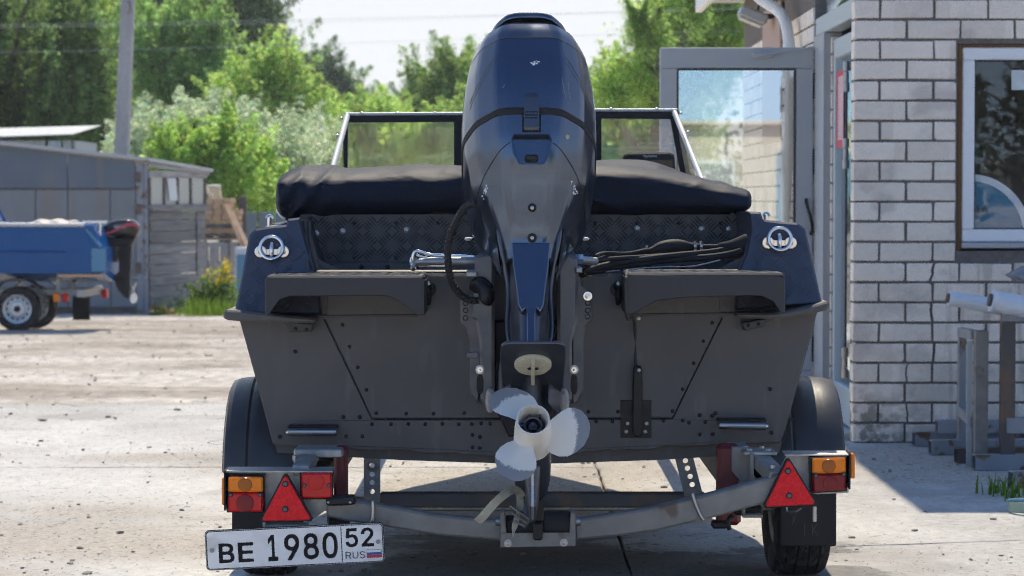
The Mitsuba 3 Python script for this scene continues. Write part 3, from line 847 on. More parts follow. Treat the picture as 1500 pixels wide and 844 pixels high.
hut = thing('hut', 'small pale ribbed hut with white mono-pitch roof behind the shed', 'hut')
hy = 24.0
a, b = ray_to(-60, 222, hy), ray_to(110, 222, hy)
ribs = [(a[0] + k * .09 + dd, hy - (.02 if j else 0)) for k in range(int((b[0] - a[0]) / .09)) for j, dd in ((0, .0), (0, .03), (1, .045), (1, .075))]
xs_ = [p for p in ribs if not (ray_to(69, 200, hy)[0] - .02 < p[0] < ray_to(90, 200, hy)[0] + .02)]
zt = ray_to(100, 206, hy)[2]
def ribbed(pts): return prism([(x, y) for x, y in pts] + [(pts[-1][0], hy + .04), (pts[0][0], hy + .04)], -.8, zt, axis='z')
wl = ray_to(69, 200, hy)[0]
add('hut__wall', ribbed([p for p in xs_ if p[0] < wl]), 'hut_wall')
add('hut__wall', ribbed([p for p in xs_ if p[0] > wl]), 'hut_wall')
add('hut__side_wall', box(b[0] - .04, b[0], hy + .06, hy + 2.2, -.8, zt), 'hut_wall')
w0, w1 = ray_to(70, 203, hy), ray_to(89, 221, hy)
wz = zt - .30
add('hut__window', cat_(box(w0[0], w1[0], hy + .05, hy + .07, wz, zt), box(w0[0], w1[0], hy - .01, hy + .02, wz - .05, wz, .004)), 'slate_fence')
add('hut__window_pane', box(w0[0], w1[0], hy + .02, hy + .025, wz, zt), 'clear_glass')
add('hut__lower_panel', box(w0[0], w1[0], hy, hy + .03, -.8, wz - .055), 'hut_wall')
e = ray_to(112, 205, hy)
add('hut__roof', hull([(a[0] - .3, hy - .35, zt + .03), (e[0], hy - .35, zt + .10), (e[0], hy + 2.6, zt + .33), (a[0] - .3, hy + 2.6, zt + .27), (a[0] - .3, hy - .35, zt + .0), (e[0], hy - .35, zt + .09)]), 'roof_white')

pole = thing('utility_pole', 'leaning square concrete utility pole rising behind the shed', 'pole')
pb, pt_ = ray_to(178, 240, 22.5), ray_to(187.5, 0, 22.5)
d = (pt_ - pb) / np.linalg.norm(pt_ - pb)
p0, p1 = pb - d * 3.0, pb + d * 7.2
def sq(c, w): return [c + np.array([i * w, j * w, 0]) for i, j in ((-1, -.8), (-.8, -1), (.8, -1), (1, -.8), (1, .8), (.8, 1), (-.8, 1), (-1, .8))]
add('utility_pole__shaft', loft([sq(p0, .125), sq(p1, .085)]), 'pole_concrete')
add('utility_pole__crossarm', box(p1[0] - .7, p1[0] + .7, p1[1] - .04, p1[1] + .04, p1[2] - .4, p1[2] - .32, .006), 'galvanised')
add('utility_pole__wire_hook', tube(spline([(pb[0] + .14, 22.35, pb[2] + 2.4), (pb[0] + .2, 22.2, pb[2] + 2.5), (pb[0] + .16, 22.3, pb[2] + 2.6)], 10), .012, 6), 'rust_steel')
for i, (a, b_, c, lab) in enumerate(((33, 29, 21, 'upper one of the pair of thin cables across the sky'), (37, 33, 23, 'lower one of the pair of thin cables across the sky'), (73, 66, 55, 'lowest single cable across the sky'))):
    q = spline([ray_to(-700, a + 6, 27), ray_to(100, a + 2, 29), ray_to(430, b_, 30), ray_to(700, c + 2, 31), ray_to(1100, c - 10, 34), ray_to(2200, c - 90, 40)], 60)
    add('power_cable', tube(q, .0032, 5), 'pale_silver', label=lab, cat='cable', group='power cables')

# timber, pallets and fence behind the shed
py_ = 23.5
gz = float(ground_z(0, py_))
pal = thing('pallet_stack', 'stack of wooden pallets and boxes between shed and fence', 'pallets')
for j, (x0, x1, z0, z1) in enumerate(((296, 350, 352, 340), (298, 352, 338, 324))):
    for k in range(3):
        za = ray_to(x0, z0 - k * 5, py_)[2]
        add('pallet_stack__board', box(ray_to(x0, 340, py_)[0], ray_to(x1, 340, py_)[0], py_ + .01 * k, py_ + .9, za, za + .035, .004), 'grey_wood' if k == 1 else 'fresh_wood')
    for k in range(3):
        xa = ray_to(x0 + 3 + k * 21, 340, py_)[0]
        add('pallet_stack__block', box(xa, xa + .10, py_ + .03, py_ + .8, ray_to(0, z0 - 4, py_)[2], ray_to(0, z0 - 10, py_)[2], .004), 'grey_wood')
zt_ = ray_to(0, 323, py_)[2]
for j in range(4):
    for k in range(4 - (j > 1)):
        xa = ray_to(297, 320, py_)[0] + k * .155 + .02 * (j % 2)
        add('pallet_stack__cut_timber', box(xa, xa + .14, py_ + .05, py_ + .7, zt_ + j * .092, zt_ + j * .092 + .086, .006), 'fresh_wood')
for (a, b_, c, d_, lab) in ((331, 300, 362, 352, 'longer pale plank leaning left of its neighbour by the pallets'), (338, 310, 368, 354, 'shorter pale plank leaning right of its neighbour by the pallets')):
    add('leaning_plank', quad_tube(ray_to(a, b_, py_ - .2), ray_to(c, d_ + 20, py_ - .5), .11, .03), 'fresh_wood', label=lab, cat='plank')
p = ray_to(354, 288, py_ + .4)
add('iron_post', box(p[0] - .06, p[0] + .07, py_ + .4, py_ + .53, gz - .1, p[2], .008), 'rust_steel', label='dark rusty iron post behind the leaning planks', cat='post')
fen = thing('concrete_fence', 'low grey concrete slab fence carrying the pallets', 'fence')
for k, (a, b_) in enumerate(((292, 306), (307, 321), (322, 336), (337, 350), (351, 375))):
    add('concrete_fence__slab', box(ray_to(a, 400, py_ - .3)[0], ray_to(b_, 400, py_ - .3)[0] - .015, py_ - .30 - .02 * (k % 2), py_ - .18, gz - .1, ray_to(0, 354 + k % 3, py_ - .3)[2], .012), 'pole_concrete')
pf = thing('panel_fence', 'slate blue sheet fence far behind the leaning planks', 'fence')
for k, (a, b_) in enumerate(((357, 378), (379, 402), (403, 430))):
    add('panel_fence__panel', box(ray_to(a, 310, 27.)[0], ray_to(b_, 310, 27.)[0] - .02, 27 + .02 * (k % 2), 27.05, -.9, ray_to(0, 311, 27.)[2], .008), 'slate_fence')
p = ray_to(346, 362, 22.6); q = ray_to(362, 400, 22.6)
bb = thing('blue_box', 'pale blue and white cabinet standing behind the boat side', 'cabinet')
add('blue_box__body', box(p[0], q[0] + .1, 22.4, 22.8, gz - .05, p[2], .01), 'wrap_plastic')
add('blue_box__door', box(p[0] + .03, q[0] + .05, 22.37, 22.398, gz + .1, p[2] - .12, .006), 'tarp_blue')
for a, b_, c, lab in ((232, 452, 12, 'red brick lying tilted at the foot of the shed corner'), (244, 460, -8, 'red brick lying flat in front of the tilted brick')):
    p = ray_to(a, b_, 18.25)
    add('loose_brick', rot(box(p[0] - .12, p[0] + .12, 18.2, 18.32, p[2] - .03, p[2] + .035, .006), c, [0, 1, 0], p), 'clay_brick', label=lab, cat='brick')
p0_, p1_ = ray_to(300, 272, 24.), ray_to(322, 300, 24.)
ck = thing('mesh_crate', 'white wire crate upended behind the shed roof', 'crate')
for k in range(6):
    t_ = k / 5
    add('mesh_crate__wire', tube([p0_ + (p1_ - p0_) * t_ * [1, 0, 0] + [0, 0, 0], p0_ + [(p1_[0] - p0_[0]) * (t_ * .6 + .4), .3, -(p0_[2] - p1_[2])]], .012, 5), 'white_paint')
add('mesh_crate__rim', tube(np.array([p0_, [p1_[0], 24., p0_[2]], [p1_[0], 24.3, p1_[2]], [p0_[0] + .2, 24.3, p1_[2]], p0_]), .018, 6), 'white_paint')

# ------------------------------------------------------------------ weeds by the shed
sp = []
rr = np.random.default_rng(5)
for _ in range(34):
    px = rr.uniform(228, 345); d_ = rr.uniform(17.6, 20.5) if px > 250 else rr.uniform(17.9, 18.5)
    x = (px - 750) / F_PX * (d_ + YOFF - CAM_Y)
    if x < SX + .1 and d_ > SY: continue
    sp.append((x, d_))
g, c = grass_mesh([q for q in sp if meshkit.noise(np.array([q[0] * 3, q[1] * 1.5, 2.]), 4) > .42], 30, .28, 2, .09, .6)
g2, c2 = grass_mesh(sp, 20, .10, 12, .16, .7)
g, c = (np.vstack([g[0], g2[0]]), np.vstack([g[1], g2[1] + len(g[0])])), np.vstack([c, c2])
add('weeds', g, 'leaves', color=c, label='green weeds growing along the foot of the plank shed', cat='weeds', kind='stuff')


YOFF = 0.0


def leaf_cloud(points, size, seed, col, var=.25, droop=0.0, squash=1.0):
    r = np.random.default_rng(seed)
    n = len(points)
    a = r.standard_normal((n, 3)); a[:, 2] *= .6
    if droop: a[:, 2] -= droop
    a /= np.linalg.norm(a, axis=1, keepdims=True)
    b = r.standard_normal((n, 3)); b -= a * (a * b).sum(1, keepdims=True); b /= np.linalg.norm(b, axis=1, keepdims=True)
    s = size * (.55 + .9 * r.random((n, 1)))
    c3 = np.cross(a, b) * s * .12
    V = np.stack([points - a * s * .5, points + b * s * .33 * squash + c3, points + a * s * .5, points - b * s * .33 * squash + c3], 1).reshape(-1, 3)
    k = np.arange(n)[:, None] * 4
    Fc = np.vstack([k + [0, 1, 2], k + [0, 2, 3]])
    hue = r.normal(0, 1, (n, 1))
    C = np.array(col) * np.clip(1 + var * r.standard_normal((n, 1)), .35, 1.9) * (1 + hue * np.array([[.10, .0, -.06]]))
    return (V, Fc), np.repeat(np.clip(C, .004, .9), 4, 0)


def tree(name, label, base, height, blobs, n, size, col, seed, trunk_r=.16, group=None, strands=0.0, clump=.5, gap=.0, var=.28):
    """blobs: ellipsoids (dx, dy, z, rx, ry, rz) roughing out the crown. Shoots stand in and on them, upright and pointed (or hang
    as strands); the leaves sit along the shoots, so the outline is ragged and the sky shows between shoots."""
    r = np.random.default_rng(seed)
    key = thing(name, label, 'tree', group)
    bx, by = base
    gz = float(ground_z(bx, by))
    n, size = int(n * 1.9), size * .66
    B0 = np.array(blobs, float)
    kids = []
    for b in B0:                                                # smaller masses budding off each blob
        for _ in range(5):
            u = r.standard_normal(3); u /= np.linalg.norm(u); u[2] = abs(u[2]) * 1.0 - .15
            k = .35 + .3 * r.random()
            kids.append([*(b[:3] + u * b[3:6] * .85), *(b[3:6] * k)])
    B0 = np.vstack([B0, kids])
    vol = np.array([b[3] * b[4] * b[5] for b in B0]) ** .72
    nc = max(14, int(n / 190))
    B = B0[r.choice(len(B0), nc, p=vol / vol.sum())]
    u = r.standard_normal((nc, 3)); u /= np.linalg.norm(u, axis=1, keepdims=True)
    rad = r.random((nc, 1)) ** .30
    C = np.column_stack([bx + B[:, 0], by + B[:, 1], gz + B[:, 2]]) + u * rad * B[:, 3:6]
    keep = meshkit.noise(C * [.75, .75, .45], seed) > gap + .12
    C = C[keep]
    per = max(8, n // len(C)) if not strands else max(8, int(n // len(C) * 1.15))
    L_ = clump * 1.75 * (.6 + .9 * r.random((len(C), 1)))
    if strands:
        t_ = r.random((len(C), per)) * strands * (.4 + r.random((len(C), 1)))
        q = np.stack([r.normal(0, .09, t_.shape) + .10 * np.sin(t_ * 2), r.normal(0, .09, t_.shape), -t_], -1)
    else:
        t_ = r.random((len(C), per)) ** .8
        tilt = r.normal(0, .35, (len(C), 2)) + (C[:, :2] - [bx, by]) * .10
        taper = (1.08 - t_) ** .8 * (.33 * L_)
        ax = (t_ - .35) * L_ * 1.8
        q = np.stack([ax * tilt[:, :1] + r.normal(0, 1, t_.shape) * taper, ax * tilt[:, 1:] + r.normal(0, 1, t_.shape) * taper, ax], -1)
    pts = (C[:, None] + q).reshape(-1, 3)
    tone = np.repeat(np.clip(1 + .2 * r.standard_normal(len(C)), .5, 1.6), per)     # each shoot has its own green
    ok = pts[:, 2] > gz + .1
    pts, tone = pts[ok], tone[ok]
    m, col_ = leaf_cloud(pts, size, seed + 1, col, var, droop=.8 if strands else .2)
    add(key + '__crown', m, 'leaves', color=np.clip(1.5 * col_ * np.repeat(tone, 4)[:, None], .004, .9))
    top = gz + height * .8
    ax = np.array([[bx, by, gz - .2], [bx + .05 * height * .1, by, gz + height * .3], [bx - .02 * height, by + .02, top]])
    sp_ = spline(ax, 12)
    ms = [tube(sp_, np.linspace(trunk_r, trunk_r * .2, 12), 8)]
    for i in r.choice(len(C), min(26, len(C)), replace=False):
        zf = np.clip((C[i][2] - gz) / height - .22, .12, .78)
        st = sp_[int(zf / .8 * 11)]
        ms.append(tube(spline([st, (st + C[i]) / 2 + [0, 0, .12 * np.linalg.norm(C[i] - st)], C[i]], 6), np.linspace(trunk_r * .38, trunk_r * .06, 6), 5))
    add(key + '__trunk', cat_(*ms), 'bark')
    return key


DIST = 1.94                      # the trees' distances below are in units of this many metres
def at(px, d): return ((px - 750) / F_PX * d * DIST, d * DIST + CAM_Y)


def hz(py, d): return ray_to(750, py, d * DIST + CAM_Y)[2] - float(ground_z(0, d * DIST + CAM_Y))


GREEN, YELLOW, DARK, BLUE, SILVER = (.22, .34, .11), (.30, .42, .12), (.12, .19, .08), (.13, .20, .09), (.36, .44, .29)
M = lambda px, d: px / F_PX * d * DIST      # a width in pixels at distance d, in metres


def blob(px, py, w, h, d, base, dd=0.0):
    x, y = at(px, d)
    return (x - base[0], y + dd - base[1], hz(py, d), M(w, d) / 2, M(w, d) / 2.2, M(h, d) / 2)


def picture_tree(name, label, d, px, blobs, n, size, col, seed, **kw):
    base = at(px, d)
    bl = [blob(*b, d, base, dd) for *b, dd in [(*b, 0.0) if len(b) == 4 else b for b in blobs]]
    return tree(name, label, base, hz(min(b[1] - b[3] / 2 for b in blobs), d), bl, n, size, col, seed, **kw)


picture_tree('weeping_birch', 'dark weeping birch with long hanging strands at the left edge', 31, 20, [(10, 60, 250, 330), (110, 120, 170, 240), (-80, 100, 200, 300)], 30000, .17, (.12, .19, .065), 1, strands=2.4, trunk_r=.2)
picture_tree('weeping_birch', 'weeping birch rising just left of the utility pole', 33, 120, [(120, 110, 130, 220), (60, 80, 120, 220)], 14000, .17, (.14, .22, .07), 2, strands=1.9, gap=.3)
picture_tree('maple_tree', 'bright green tree directly right of the utility pole', 37, 250, [(235, 150, 150, 180), (290, 120, 130, 170), (200, 110, 120, 160), (300, 190, 150, 130), (285, 62, 70, 70)], 30000, .17, GREEN, 3, clump=.5)
picture_tree('maple_tree', 'bright green tree left of the pole above the white hut', 38, 110, [(60, 120, 190, 190), (140, 90, 150, 160), (125, 60, 80, 90)], 20000, .18, (.25, .34, .085), 4)
picture_tree('maple_tree', 'yellow green tree sloping down to the seat cover from the left', 35, 400, [(370, 170, 110, 160), (420, 200, 110, 130), (460, 225, 90, 90), (395, 130, 70, 90)], 22000, .15, YELLOW, 5, clump=.45)
picture_tree('tall_poplar', 'tall dark poplar towering over the lighter trees on the left', 52, 330, [(330, 30, 170, 190), (360, 80, 120, 150), (270, 0, 150, 140), (390, 60, 70, 100), (300, -60, 200, 160)], 26000, .25, DARK, 6, clump=.75, trunk_r=.3)
picture_tree('tall_poplar', 'dark tree top behind the weeping birches at upper left', 55, 190, [(180, 10, 190, 150), (120, 30, 100, 100), (230, 40, 90, 90)], 16000, .26, (.12, .185, .075), 7, clump=.7, gap=.25)
picture_tree('distant_tree', 'blue green distant tree with open sky to its right', 75, 480, [(480, 140, 60, 90), (455, 165, 60, 90), (512, 178, 50, 70), (438, 140, 26, 70)], 15000, .30, BLUE, 8, clump=.75, gap=.28)
picture_tree('distant_tree', 'low blue green distant tree below the sky gap', 80, 560, [(545, 215, 90, 80), (600, 205, 80, 90)], 10000, .32, (.14, .21, .09), 9, clump=.8)
picture_tree('lime_tree', 'rounded green tree rising left of the outboard engine', 44, 640, [(650, 175, 110, 110), (690, 150, 100, 100), (610, 205, 100, 80), (680, 205, 160, 120), (662, 122, 40, 44), (720, 130, 50, 60)], 30000, .19, (.19, .28, .085), 10, clump=.5)
picture_tree('lime_tree', 'low yellow green tree seen through the left windscreen', 40, 560, [(520, 210, 120, 90), (580, 225, 120, 80), (640, 225, 120, 90)], 16000, .17, YELLOW, 11, clump=.45)
picture_tree('ash_tree', 'sunlit yellow green tree between engine and open door', 27, 960, [(1010, 40, 160, 110), (1050, 70, 120, 110), (940, 140, 120, 90), (900, 150, 70, 80), (1000, 120, 150, 110), (1060, -20, 150, 100)], 30000, .115, YELLOW, 12, clump=.34, gap=.3)
picture_tree('ash_tree', 'thin airy branches against the sky right of the engine', 25, 985, [(890, 14, 90, 40), (935, 40, 80, 60), (870, 30, 50, 30), (960, 80, 60, 60), (915, 85, 50, 50), (985, 20, 80, 80)], 3600, .10, (.22, .33, .10), 13, clump=.22, gap=.38, trunk_r=.09)
picture_tree('lime_tree', 'green tree filling the gap under the right windscreen', 34, 930, [(900, 210, 130, 110), (960, 220, 140, 100), (880, 165, 80, 70)], 18000, .15, (.23, .35, .11), 14, clump=.42)
picture_tree('hedge_tree', 'green tree hidden behind the engine cowling', 48, 790, [(780, 190, 170, 150), (840, 200, 120, 140)], 10000, .22, GREEN, 15)
for i, (px, py, w, h, d_, lab) in enumerate(((200, 225, 100, 70, 27.5, 'silver leaved willow bush touching the pole foot'), (255, 222, 110, 90, 27, 'silver leaved willow bush above the shed windows'), (330, 215, 120, 90, 28, 'large silver leaved willow bush above the timber stack'),
                                             (400, 240, 120, 90, 28.5, 'silver leaved willow bush beside the seat cover'), (440, 225, 80, 70, 30, 'small silver leaved willow bush left of the windscreen'))):
    base = at(px, d_)
    kk = tree('willow_bush', lab, base, hz(py - h / 2, d_), [blob(px, py, w, h, d_, base), blob(px + 12, py + 35, w * .9, h, d_, base)], 9000, .10, SILVER, 30 + i, trunk_r=.05, group='silver willow bushes', clump=.3)
    labels[kk]['category'] = 'bush'
for i, (px, py, w, h, d_, lab) in enumerate(((335, 240, 90, 130, 24.8, 'bright young maple growing behind the pallets'), (300, 262, 70, 70, 24.6, 'small bright maple sapling just behind the shed end'), (375, 275, 90, 80, 25.5, 'bright green maple bush over the slate fence'), (255, 240, 60, 40, 24.5, 'low yellow green sapling over the shed roof'))):
    base = at(px, d_)
    kk = tree('maple_sapling', lab, base, hz(py - h / 2, d_), [blob(px, py, w, h, d_, base), blob(px + 5, py + 30, w * 1.1, h * .8, d_, base)], 7000, .12, (.27, .40, .10), 40 + i, trunk_r=.05, clump=.26)
# the wood goes on behind everything
r = np.random.default_rng(77)
pts = []
for px in range(-700, 2300, 26):
    d_ = 62 + 12 * r.random()
    hgt = (5.5 + 4 * r.random()) * (.85 if 430 < px < 640 else 1.0)
    n = 420
    q = r.standard_normal((n, 3)) * [1.3, 1.3, hgt * .27]
    q[:, 2] = np.abs(q[:, 2]) * 1.1
    pts.append(q + [*at(px, d_), -.6])
m, cc = leaf_cloud(np.vstack(pts), .42, 5, (.09, .14, .06), .3)
add('treeline', m, 'leaves', color=cc, label='far belt of woodland closing the yard behind the nearer trees', cat='woodland', kind='stuff')

# yellow flowering plant and small plants by the shed
YOFF = 13.8
for (px, py, lab, h) in ((322, 455, 'tall yellow flowering weed nearest the boat', .62), (300, 458, 'leafy green weed left of the tall yellow flowering one', .42)):
    d_ = 18.9
    x = (px - 750) / F_PX * (d_ + YOFF - CAM_Y)
    r = np.random.default_rng(px)
    key = thing('flowering_weed', lab, 'plant')
    g0 = float(ground_z(x, d_))
    st, fl_, lv = [], [], []
    for _ in range(11):
        tip = np.array([x + r.normal(0, .10), d_ + r.normal(0, .10), g0 + h * (.75 + .4 * r.random())])
        st.append(tube(spline([(x + r.normal(0, .04), d_, g0 - .02), (x + (tip[0] - x) * .4, d_, g0 + h * .5), tip], 6), .006, 5))
        fl_.append(tip + r.standard_normal((34, 3)) * [.05, .05, .045])
        lv.append(np.array([x, d_, g0]) + r.standard_normal((60, 3)) * [.16, .12, .14] + [0, 0, h * .4])
    add(key + '__stems', cat_(*st), 'slate_fence' if False else 'bark')
    m, cc = leaf_cloud(np.vstack(lv), .07, 3, (.13, .22, .04)); add(key + '__leaves', m, 'leaves', color=cc)
    if h > .5:
        m, cc = leaf_cloud(np.vstack(fl_), .035, 4, (.62, .52, .03), .15); add(key + '__flowers', m, 'leaves', color=cc, kind='stuff')

# ------------------------------------------------------------------ the blue boat on its trailer, side on
YOFF = 10.3
BY0, BY1 = 13.75, 15.25
bmid = (BY0 + BY1) / 2
b2 = thing('blue_motorboat', 'glossy blue motorboat parked side on before the shed', 'boat')
xs_t = ray_to(160, 365, 14.)[0]
gzb = float(ground_z(0, 14))
ztop, zch, zk = ray_to(0, 330, 13.9)[2], ray_to(0, 400, 13.9)[2], ray_to(0, 407, 14.5)[2] - .04
rings, rim = [], []
for t_ in np.linspace(0, 1, 22):
    x = xs_t - .02 - t_ * 4.5
    w = .75 * (1 - max(0, (t_ - .45) / .55) ** 2.2) + .005
    up = .30 * t_ ** 3
    rise = .38 * max(0, t_ - .35) ** 2
    zt = ztop + up * .6
    rings.append([(x, bmid, zk + rise), (x, bmid - w * .5, zk + .05 + rise), (x, bmid - w * .93, zch + rise), (x, bmid - w, zt), (x, bmid - w + .03 * min(1, w * 4), zt + .02), (x, bmid + w - .03 * min(1, w * 4), zt + .02), (x, bmid + w, zt), (x, bmid + w * .93, zch + rise), (x, bmid + w * .5, zk + .05 + rise)])
    rim.append((x, bmid - w - .005, zt + .005))
hb = loft(rings)
cut = moved(box(-.30, .30, BY0 - .2, BY1 + .2, 0, .6), lambda v: v)
cut = prism([(xs_t - .45, ztop + .4), (xs_t + .3, ztop + .4), (xs_t + .3, ztop - .26), (xs_t - .10, ztop - .26)], BY0 + .02, BY1 - .02)
well = box(xs_t - 2.2, xs_t - .5, BY0 + .16, BY1 - .16, ztop - .35, ztop + .4)
cut2 = prism([(xs_t - .27, ztop + .4), (xs_t + .3, ztop + .4), (xs_t + .3, ztop - .25), (xs_t - .05, ztop - .25)], BY0 - .3, BY1 + .3)
hb = minus(hb, cut2, well)
add('blue_motorboat__hull', hb, 'blue_paint', smooth=30)
add('blue_motorboat__gunwale', tube(np.array(rim[1:]), .022, 8), 'pale_silver')
add('blue_motorboat__stern_trim', cat_(tube([(xs_t - .27, BY0 + .02, ztop + .02), (xs_t - .05, BY0 + .0, ztop - .24)], .018, 8), box(xs_t - .16, xs_t - .0, BY0 + .018, BY0 + .024, zch + .02, ztop - .26)), 'tarp_blue')
add('blue_motorboat__spray_rail', tube(np.array([((a_[0]), bmid - (bmid - a_[1]) * .965 , a_[2] * .45 + zch * .55) for a_ in rim[2:]]), .012, 6), 'blue_paint')
add('blue_motorboat__keel_strip', box(xs_t - .55, xs_t - .06, BY0 + .035, BY0 + .10, zch - .045, zch - .01, .006), 'fresh_wood')
add('blue_motorboat__stern_rail', cat_(*[tube([(xs_t - .25 + .07 * k, BY0 + .25, ztop - .2), (xs_t - .24 + .07 * k, BY0 + .25, ztop + .03)], .016, 6) for k in range(3)], box(xs_t - .30, xs_t - .02, BY0 + .22, BY0 + .30, ztop + .02, ztop + .05, .006)), 'chrome')
add('blue_motorboat__folded_cover', moved(trimesh.creation.icosphere(3), lambda v: np.column_stack([v[:, 0] * .28, v[:, 1] * .3, v[:, 2] * .035 + .010 * np.sin(v[:, 0] * 9)]) + [ray_to(75, 330, 14.2)[0], 14.4, ztop + .025]), 'pale_facade', smooth=True)
wsx = ray_to(12, 330, 14.)[0]
add('blue_motorboat__windscreen_frame', cat_(tube([(wsx, BY0 + .1, ztop + .03), (wsx - .16, BY0 + .15, ztop + .34), (wsx - 1.0, BY0 + .3, ztop + .36)], .018, 8)), 'blue_paint')
add('blue_motorboat__windscreen', hull([(wsx - .02, BY0 + .11, ztop + .03), (wsx - .17, BY0 + .155, ztop + .33), (wsx - 1., BY0 + .30, ztop + .35), (wsx - 1., BY0 + .29, ztop + .03), (wsx - .02, BY0 + .114, ztop + .03), (wsx - .17, BY0 + .159, ztop + .33), (wsx - 1., BY0 + .304, ztop + .35), (wsx - 1., BY0 + .294, ztop + .03)]), 'clear_glass')

m2 = thing('black_outboard', 'small black outboard motor with red stripe on the blue boat', 'outboard motor')
oy = bmid
def px_o(pts): return xz(pts, oy)
cw = px_o([(151, 346), (150, 338), (154, 329), (166, 323), (184, 320), (198, 322), (206, 331), (206, 340), (200, 348)])
cwp = chaikin(cw, 2)
rings = []
for y_, s in ((-.15, .55), (-.14, .80), (-.10, .95), (-.03, 1.), (.03, 1.), (.10, .95), (.14, .8), (.15, .55)):
    c_ = cwp.mean(0)
    rings.append([(c_[0] + (p - c_)[0] * s, oy + y_, c_[1] + (p - c_)[1] * s) for p in cwp])
add('black_outboard__cowling', loft(rings), 'gloss_black', smooth=40)
st_ = spline([(*px_o([(153, 342)])[0],), (*px_o([(168, 341)])[0],), (*px_o([(182, 334)])[0],), (*px_o([(205, 334)])[0],)], 20)
up_ = np.column_stack([st_[:, 0], st_[:, 1] + .02 + np.linspace(0, .02, 20)])
stripe = prism(np.vstack([st_, up_[::-1]]), oy - .106, oy - .100)
def wrap_(v):
    q = v.copy()
    c_ = cwp.mean(0)
    return q
add('black_outboard__stripe', moved(stripe, lambda v: v + [0, -.05, 0]), 'poster_red')
tx = meshkit.text_mesh('HIDEA', .030, .003, bold=True)
t0 = px_o([(170, 334)])[0]
tx.vertices = np.column_stack([t0[0] + tx.vertices[:, 0] * 1.0, oy - .152 - tx.vertices[:, 2], t0[1] + tx.vertices[:, 1]])
add('black_outboard__lettering', tx, 'poster_white')
add('black_outboard__lower_cowling', prism(px_o([(152, 347), (201, 347), (197, 355), (190, 361), (172, 361), (156, 355)]), oy - .12, oy + .12, .03), 'black_plastic')
add('black_outboard__leg', prism(px_o([(174, 360), (193, 359), (192, 398), (190, 408), (191, 420), (189, 438), (183, 435), (174, 425), (168, 412), (169, 403), (175, 397)]), oy - .045, oy + .045, .015), 'black_plastic')
add('black_outboard__cavitation_plate', box(px_o([(172, 407)])[0][0], px_o([(204, 407)])[0][0], oy - .09, oy + .09, px_o([(0, 408)])[0][1] - .004, px_o([(0, 408)])[0][1] + .006, .002), 'black_plastic')
add('black_outboard__clamp', prism(px_o([(153, 354), (170, 353), (174, 372), (172, 384), (162, 380), (160, 364)]), oy - .12, oy + .12, .01), 'black_paint')
pc = px_o([(192, 427)])[0]
for k in range(3):
    an = k * 2.094 + .6
    sec = []
    for rr_, w_ in ((.02, .03), (.07, .055), (.12, .05), (.14, .012)):
        cy, cz_ = math.cos(an) * rr_, math.sin(an) * rr_
        ty, tz = -math.sin(an), math.cos(an)
        sec.append([(pc[0] + .03 + s_ * w_ * .6 + .004 * q_, oy + cy + ty * s_ * w_, pc[1] + cz_ + tz * s_ * w_) for s_, q_ in ((-1, 0), (0, 1), (1, 0), (0, -1))])
    add('black_outboard__propeller_blade', loft(sec), 'white_paint', smooth=40)

t2 = thing('blue_boat_trailer', 'small silver trailer carrying the blue boat', 'boat trailer')


def wheel(key, c, R, w, dark=False, side=-1, spokes=8):
    """tyre and pressed steel rim, axle along y (side = which way the rim faces)"""
    c = np.array(c)
    pr = [(R * .62, -w * .36), (R * .70, -w * .5), (R * .9, -w * .5), (R * .985, -w * .38), (R, -w * .2), (R, w * .2), (R * .985, w * .38), (R * .9, w * .5), (R * .70, w * .5), (R * .62, w * .36), (R * .60, 0), (R * .62, -w * .36)]
    wk = thing(key, None, None)
    add(wk + '__tyre', lathe(pr, c, (0, 1, 0), 48), 'tyre_rubber', smooth=40)
    s = side
    rp = [(.001, s * w * .22), (R * .14, s * w * .22), (R * .16, s * w * .34), (R * .3, s * w * .34), (R * .36, s * w * .24), (R * .50, s * w * .20), (R * .53, s * w * .36), (R * .64, s * w * .44), (R * .64, s * w * .38), (R * .6, s * w * .1), (.001, s * w * .1)]
    rim_ = lathe(rp, c, (0, 1, 0), 48)
    add(wk + '__rim', rim_, 'pale_silver', smooth=30)
    hs = []
    for k in range(12):
        a_ = k * math.pi / 6
        q = c + [math.cos(a_) * R * .475, s * w * .235, math.sin(a_) * R * .475]
        hs.append(box(q[0] - .012, q[0] + .012, q[1] - .006, q[1] + .006, q[2] - .016, q[2] + .016, .003))
    add(wk + '__vent_slot', cat_(*hs), 'black_rubber', kind='stuff')
    add(wk + '__hub_cap', cyl(c + [0, s * w * .2, 0], c + [0, s * w * .42, 0], R * .12, 14, .004), 'black_plastic')
    return wk


